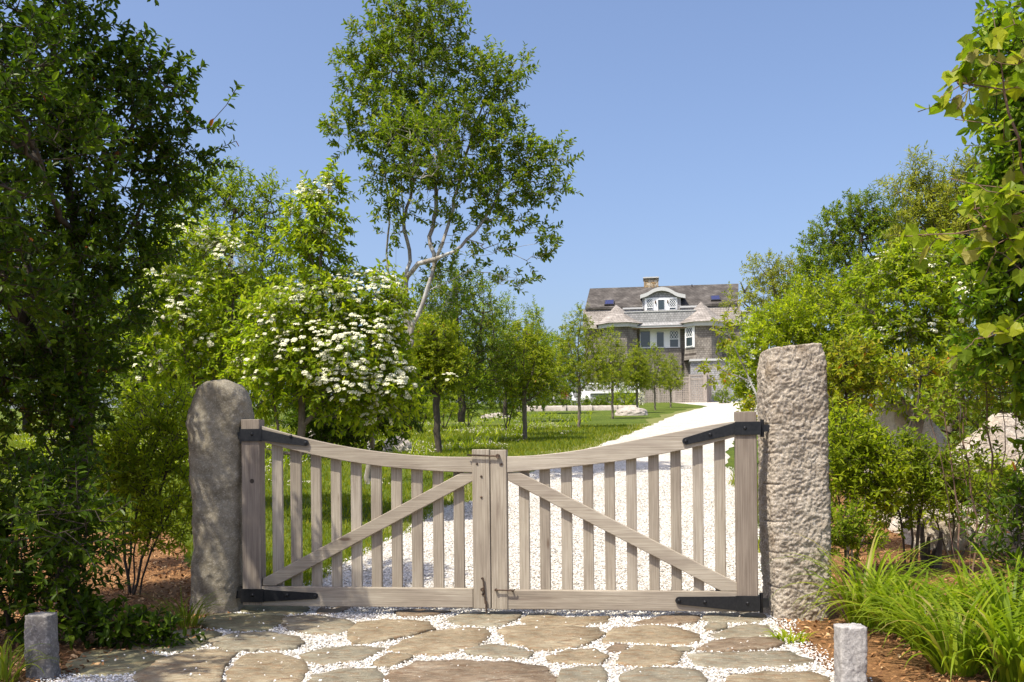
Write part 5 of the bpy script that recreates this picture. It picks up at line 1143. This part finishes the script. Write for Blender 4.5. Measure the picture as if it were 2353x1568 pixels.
plant('viburnum', 'viburnum with white flower heads in the hedge behind the square pillar', 'flowering shrub', 11.5,
 [(2040,620,60,40),(2120,610,70,50),(2000,680,50,60),(2090,700,80,70),(2180,680,70,60),(2200,760,70,60),(2040,780,70,60),(2130,800,90,70),(2000,850,60,60),(2090,880,90,60),(2200,870,70,60),(2240,620,40,60)],
 [[(2110,1130),(2110,980),(2100,850),(2080,700),(2060,610)],[(2110,1000),(2160,850),(2200,700)],[(2105,980),(2040,850),(2010,720)]],
 1250, ('leaf_vib', .08, .42, 'hex'), twig=.2, k=11, rt=.04, bark='bark_grey', seed=76, droop=.4,
 flowers=(36, .85, [(2040,620,60,40,0,.6),(2120,610,60,40,0,.8),(2100,760,90,70,0,1.5),(2190,690,60,60,-.2,1.5),(2040,790,70,60,0,1.2),(2050,870,70,50,-.1,1.4),(2160,860,70,50,-.1,1.0)]))
plant('hedge_shrub', 'shrub with yellowing leaves just past the square pillar', 'shrub', 9.4,
 [(1935,850,40,40),(1930,900,40,40),(1980,870,50,24),(1960,820,40,30),(2100,850,50,22),(2200,850,60,26),(1950,930,30,36),(2290,880,60,30)],
 [[(1945,1180),(1945,1050),(1940,930),(1945,830)],[(1955,1180),(1990,1050),(2010,910)],[(1960,1180),(2060,1050),(2110,920)],[(2210,1150,.5),(2210,1000,.5),(2200,900,.5)]],
 400, ('leaf_autumn', .06, .45, 'hex'), twig=.16, k=11, rt=.02, bark='bark_dark', seed=77, parts=('foliage', 'stem'))
plant('hedge_shrub', 'low fresh green shrub right against the square pillar', 'shrub', 8.3,
 [(1945,1000,50,40),(1985,1040,40,40),(1935,1060,40,50),(1980,1110,60,50),(1940,1160,40,50),(2010,1080,50,60),(2000,1160,40,30)], [[(1960,1240),(1960,1130),(1950,1010)],[(1962,1240),(1990,1120),(2010,1030)],[(1958,1240),(1930,1150),(1925,1070)]],
 420, ('leaf_bright', .065, .36, 'hex'), twig=.16, k=12, rt=.016, bark='bark_dark', seed=78, up=.7, parts=('foliage', 'stem'))
plant('hedge_shrub', 'bushy green shrub in front of the pale blocky boulder', 'shrub', 8.5,
 [(2070,1040,40,26),(2110,1060,50,30),(2050,1060,50,50),(2120,1090,50,50),(2080,1140,60,40),(2170,1080,40,36),(2160,1130,40,30),(2230,1120,50,40),(2290,1150,50,40),(2060,1200,40,30)], [[(2095,1260),(2095,1140),(2080,1000)],[(2098,1260),(2120,1140),(2140,1010)],[(2090,1260),(2060,1150),(2050,1060)]],
 420, ('leaf_mid', .055, .4, 'hex'), twig=.15, k=11, rt=.02, bark='bark_dark', seed=79, up=.6, parts=('foliage', 'stem'))
plant('hedge_shrub', 'low fresh shrub spreading in front of the huge boulder', 'shrub', 9.2,
 [(2160,1110,60,40),(2220,1150,60,36),(2110,1160,50,34),(2280,1120,50,44),(2330,1160,50,40)], [[(2190,1235),(2190,1170),(2200,1120)],[(2192,1235),(2130,1160)],[(2196,1235),(2280,1160)]],
 420, ('leaf_bright', .058, .4, 'hex'), twig=.16, k=12, rt=.016, bark='bark_dark', seed=85, up=.5, parts=('foliage', 'stem'))
plant('hedge_shrub', 'small leafy shrub low on the mulch just beyond the square pillar base', 'shrub', 7.8,
 [(1935,1215,36,36),(1975,1235,40,26),(1925,1265,26,18)], [[(1945,1300),(1940,1240),(1935,1200)],[(1946,1300),(1975,1240)]],
 110, ('leaf_mid', .055, .42, 'hex'), twig=.13, k=11, rt=.01, bark='bark_dark', seed=86, up=.5, parts=('foliage', 'stem'))
plant('thin_stemmed_shrub', 'sparse shrub of tall thin reddish stems before the huge boulder', 'shrub', 6.9,
 [(2150,930,40,30,0,40,.5),(2200,980,50,60,0,40,.45),(2240,1080,50,60,0,40,.35),(2290,960,50,40,0,40,.4),(2310,1080,30,50,0,40,.3),(2170,1080,40,40,0,40,.35),(2330,1150,30,60,0,30,.6),(2250,900,80,30,0,40,.8)],
 [[(2210,1340),(2190,1230),(2165,1080),(2130,930)],[(2212,1340),(2200,1200),(2180,1050),(2165,900)],[(2235,1345),(2225,1180),(2205,1020),(2190,880)],[(2236,1345),(2240,1200),(2215,1040),(2215,900)],[(2240,1345),(2270,1200),(2280,1050),(2265,880)],[(2242,1345),(2290,1230),(2305,1080),(2300,920)],[(2245,1345),(2300,1200),(2330,1080),(2335,940)]],
 150, ('leaf_mid', .05, .5, 'hex'), twig=.15, k=8, rt=.016, bark='stem_red', seed=80, up=.6, parts=('foliage', 'stem'), rtip=.002)
plant('vine_tree', 'tall tree smothered in broad grape vine leaves at the frame edge', 'tree', 6.6,
 [(2360,40,60,70),(2320,120,50,60),(2380,160,80,80),(2310,220,40,50),(2340,300,55,60),(2400,300,80,100),(2330,390,45,50),(2390,420,70,60),(2300,460,45,40),(2350,520,70,70),(2280,560,50,30),(2320,630,60,60),(2380,650,70,90),(2290,720,50,60),(2350,790,70,70),(2280,800,40,50),(2345,860,50,40),(2430,820,70,110),(2440,500,90,200),(2480,200,100,200),(2450,980,50,90),(2230,640,20,30),(2480,800,100,200,.8),(2360,200,60,120,.8),(2370,600,60,160,.9)],
 [[(2400,1330,.4),(2400,1100,.4),(2390,850,.4),(2380,600,.4),(2370,350,.4),(2370,100,.4)],[(2392,850,.4),(2340,700,.2),(2310,600,0)],[(2385,500,.4),(2340,400,.2),(2320,260,.1)],[(2390,900,.4),(2460,600,.4),(2470,300,.4)]],
 1250, ('leaf_vtree', .085, .46, 'hex'), twig=.2, k=11, rt=.07, bark='bark_dark', seed=81, droop=.35, upn=.6, shell=.5)
plant('grape_vine', 'grape vine shoots with large lobed yellow-green leaves reaching into the sky', 'vine', 6.0,
 [(2235,190,30,16),(2220,225,26,10),(2235,275,26,14),(2260,110,18,20),(2200,525,40,16),(2150,545,40,10),(2260,500,50,30),(2300,470,40,30),(2230,480,20,16),(2250,440,40,14),(2300,560,50,30),(2330,430,30,30),(2250,780,24,22),(2300,350,30,30),(2320,180,30,40),(2340,60,20,40)],
 [[(2420,1370,.3),(2410,1000,.3),(2400,700,.3),(2380,500,.2),(2330,300,0),(2300,150,0),(2280,20,0)],[(2370,480,.1),(2290,520,0),(2210,530,0),(2110,540,0)],[(2330,300),(2260,280),(2195,275)],[(2310,200),(2250,195),(2200,190)],[(2375,440,.1),(2300,430,0),(2240,420,0),(2180,410,0)],[(2390,700,.2),(2300,760,0),(2240,780,0)]],
 52, ('leaf_vine', .098, 1.0, 'grape'), twig=.18, k=4, rt=.012, bark='stem_red', seed=82, droop=.5, upn=.2, parts=('foliage', 'stem'), wander=.3)
plant('dark_filler_bush', 'dark bush deep in the hedge behind the boulders', 'bush', 14,
 [(2250,900,110,100),(2380,900,100,120),(2150,960,90,70),(2300,780,110,80),(2040,960,70,60),(2450,760,100,150)], [[(2280,1100),(2280,980),(2280,850)],[(2280,1000),(2400,850)],[(2280,1000),(2150,920)]],
 700, ('leaf_dark2', .085, .45, 'tri'), twig=.26, k=15, rt=.06, bark='bark_dark', seed=83, parts=('foliage', 'stem'))
plant('sumac', 'dark feathery-leaved plant with a red tip at the frame edge above the daylilies', 'plant', 5.9,
 [(2330,1150,30,30),(2340,1210,30,30),(2320,1270,40,24),(2380,1200,50,80),(2350,1310,30,20)], [[(2345,1400),(2340,1280),(2335,1160)],[(2350,1400),(2390,1250)]],
 60, ('leaf_dark', .075, .3, 'hex'), twig=.24, k=16, rt=.012, bark='bark_dark', seed=84, droop=.2, parts=('foliage', 'stem'))

# --- arching daylily clumps and grasses
def blade_clump(name, label, px, py, Y, n, L, w, mat, seed, spread=.12, group=None, cat='plant', lean=(0, 0), up=1.0):
    rng = np.random.default_rng(seed); c = at(px, py, Y); c[2] = g(Y); K = 8
    a = rng.uniform(0, 2 * np.pi, n); r = np.sqrt(rng.random(n)) * spread; b = np.c_[r * np.cos(a), r * np.sin(a), np.zeros(n)]
    a2 = a + rng.normal(0, .5, n); d = nrm(np.c_[np.cos(a2) + lean[0], np.sin(a2) + lean[1], np.zeros(n)]); el = np.radians(rng.uniform(55, 88, n)) * up; ll = L * rng.uniform(.55, 1.15, n); bend = rng.uniform(1.2, 2.5, n)
    P = [b]; 
    for i in range(K): e = el - bend * (i / K) ** 1.4; P.append(P[-1] + (d * np.cos(e)[:, None] + np.array((0, 0, 1.)) * np.sin(e)[:, None]) * (ll / K)[:, None])
    P = np.stack(P, 1); S = np.cross(d, np.array((0, 0, 1.)))[:, None] + rng.normal(0, .12, (n, 1, 3)); S = nrm(S); t = np.linspace(0, 1, K + 1); ww = w * (np.minimum(1, .55 + 1.6 * t) * (1 - t ** 2.6) + .02); fold = np.array((0, 0, 1.)) 
    Lf = P + S * ww[None, :, None]; Rt = P - S * ww[None, :, None]; Md = P - np.array((0, 0, .35)) * ww[None, :, None]
    V = np.stack([Lf, Md, Rt], 2).reshape(n, -1, 3); V[..., 2] = np.maximum(V[..., 2], .012)
    f = np.array([(3 * i + j, 3 * i + j + 1, 3 * i + j + 4, 3 * i + j + 3) for i in range(K) for j in (0, 1)])[None] + (np.arange(n) * 3 * (K + 1))[:, None, None]
    mb = MB(); mb.add(V.reshape(-1, 3) + c, f.reshape(-1, 4), smooth=True); o = mb.build(name, M[mat], None, tuple(c)); tag(o, label, cat, group); return o
DG = 'daylily clumps beside the pale marker post'
for i, (px, py, Y, n, L, lb) in enumerate(((1985,1400,6.35,110,.74,'daylily clump arching against the base of the square pillar'), (2060,1400,6.1,150,.66,'daylily clump behind the pale marker post'), (2130,1450,5.6,170,.64,'daylily clump spilling over beside the pale marker post'),
      (2240,1440,5.7,160,.66,'daylily clump at the foot of the thin reddish stems'), (2200,1560,5.0,170,.60,'low daylily clump in front of the others near the paving'), (2330,1500,5.3,190,.70,'tall daylily clump at the frame edge below the sumac'), (2330,1600,4.8,170,.62,'daylily clump in the bottom corner of the frame'), (2430,1450,5.6,150,.7,'daylily clump mostly outside the frame edge'))):
    blade_clump('daylily', lb, px, py, Y, int(n * .72), L * 1.05, .0105, 'blade', 90 + i, .10, DG)
blade_clump('ornamental_grass', 'tuft of thin grass at the foot of the rounded pillar', 425, 1440, 6.6, 90, .36, .004, 'blade_dark', 101, .1, None, 'grass tuft')
blade_clump('ornamental_grass', 'tuft of shaded grass at the frame edge beside the grey marker post', 0, 1555, 5.0, 50, .38, .006, 'blade_dark', 102, .08, None, 'grass tuft')
blade_clump('ornamental_grass', 'thin upright grass stalks rising above the daylilies', 2040, 1330, 7.0, 26, .75, .003, 'blade', 103, .12, None, 'grass tuft')
blade_clump('weed', 'small yellow-green weed at the corner of the paving by the square pillar', 1815, 1470, 5.9, 60, .12, .006, 'leaf_bright', 104, .1, None, 'weed')
# dead stump in the bed
p = ground_at(2140, 1310); mb = MB(); rg = np.random.default_rng(8)
for k in range(6):
    a = rg.uniform(0, 6.28); d = np.array((math.cos(a) * .12, math.sin(a) * .12, 1)); h = rg.uniform(.15, .42); b = np.array((math.cos(a) * .05, math.sin(a) * .05, -.03)); tube(mb, [b, b + d * h * .4 + rg.normal(0, .01, 3), b + d * h + rg.normal(0, .02, 3)], [.035, .028, .014], 7)
o = mb.build('tree_stump', M['bark_dark'], None, None); o.location = tuple(p); tag(o, 'dark splintered stump in the mulch behind the daylilies', 'stump')
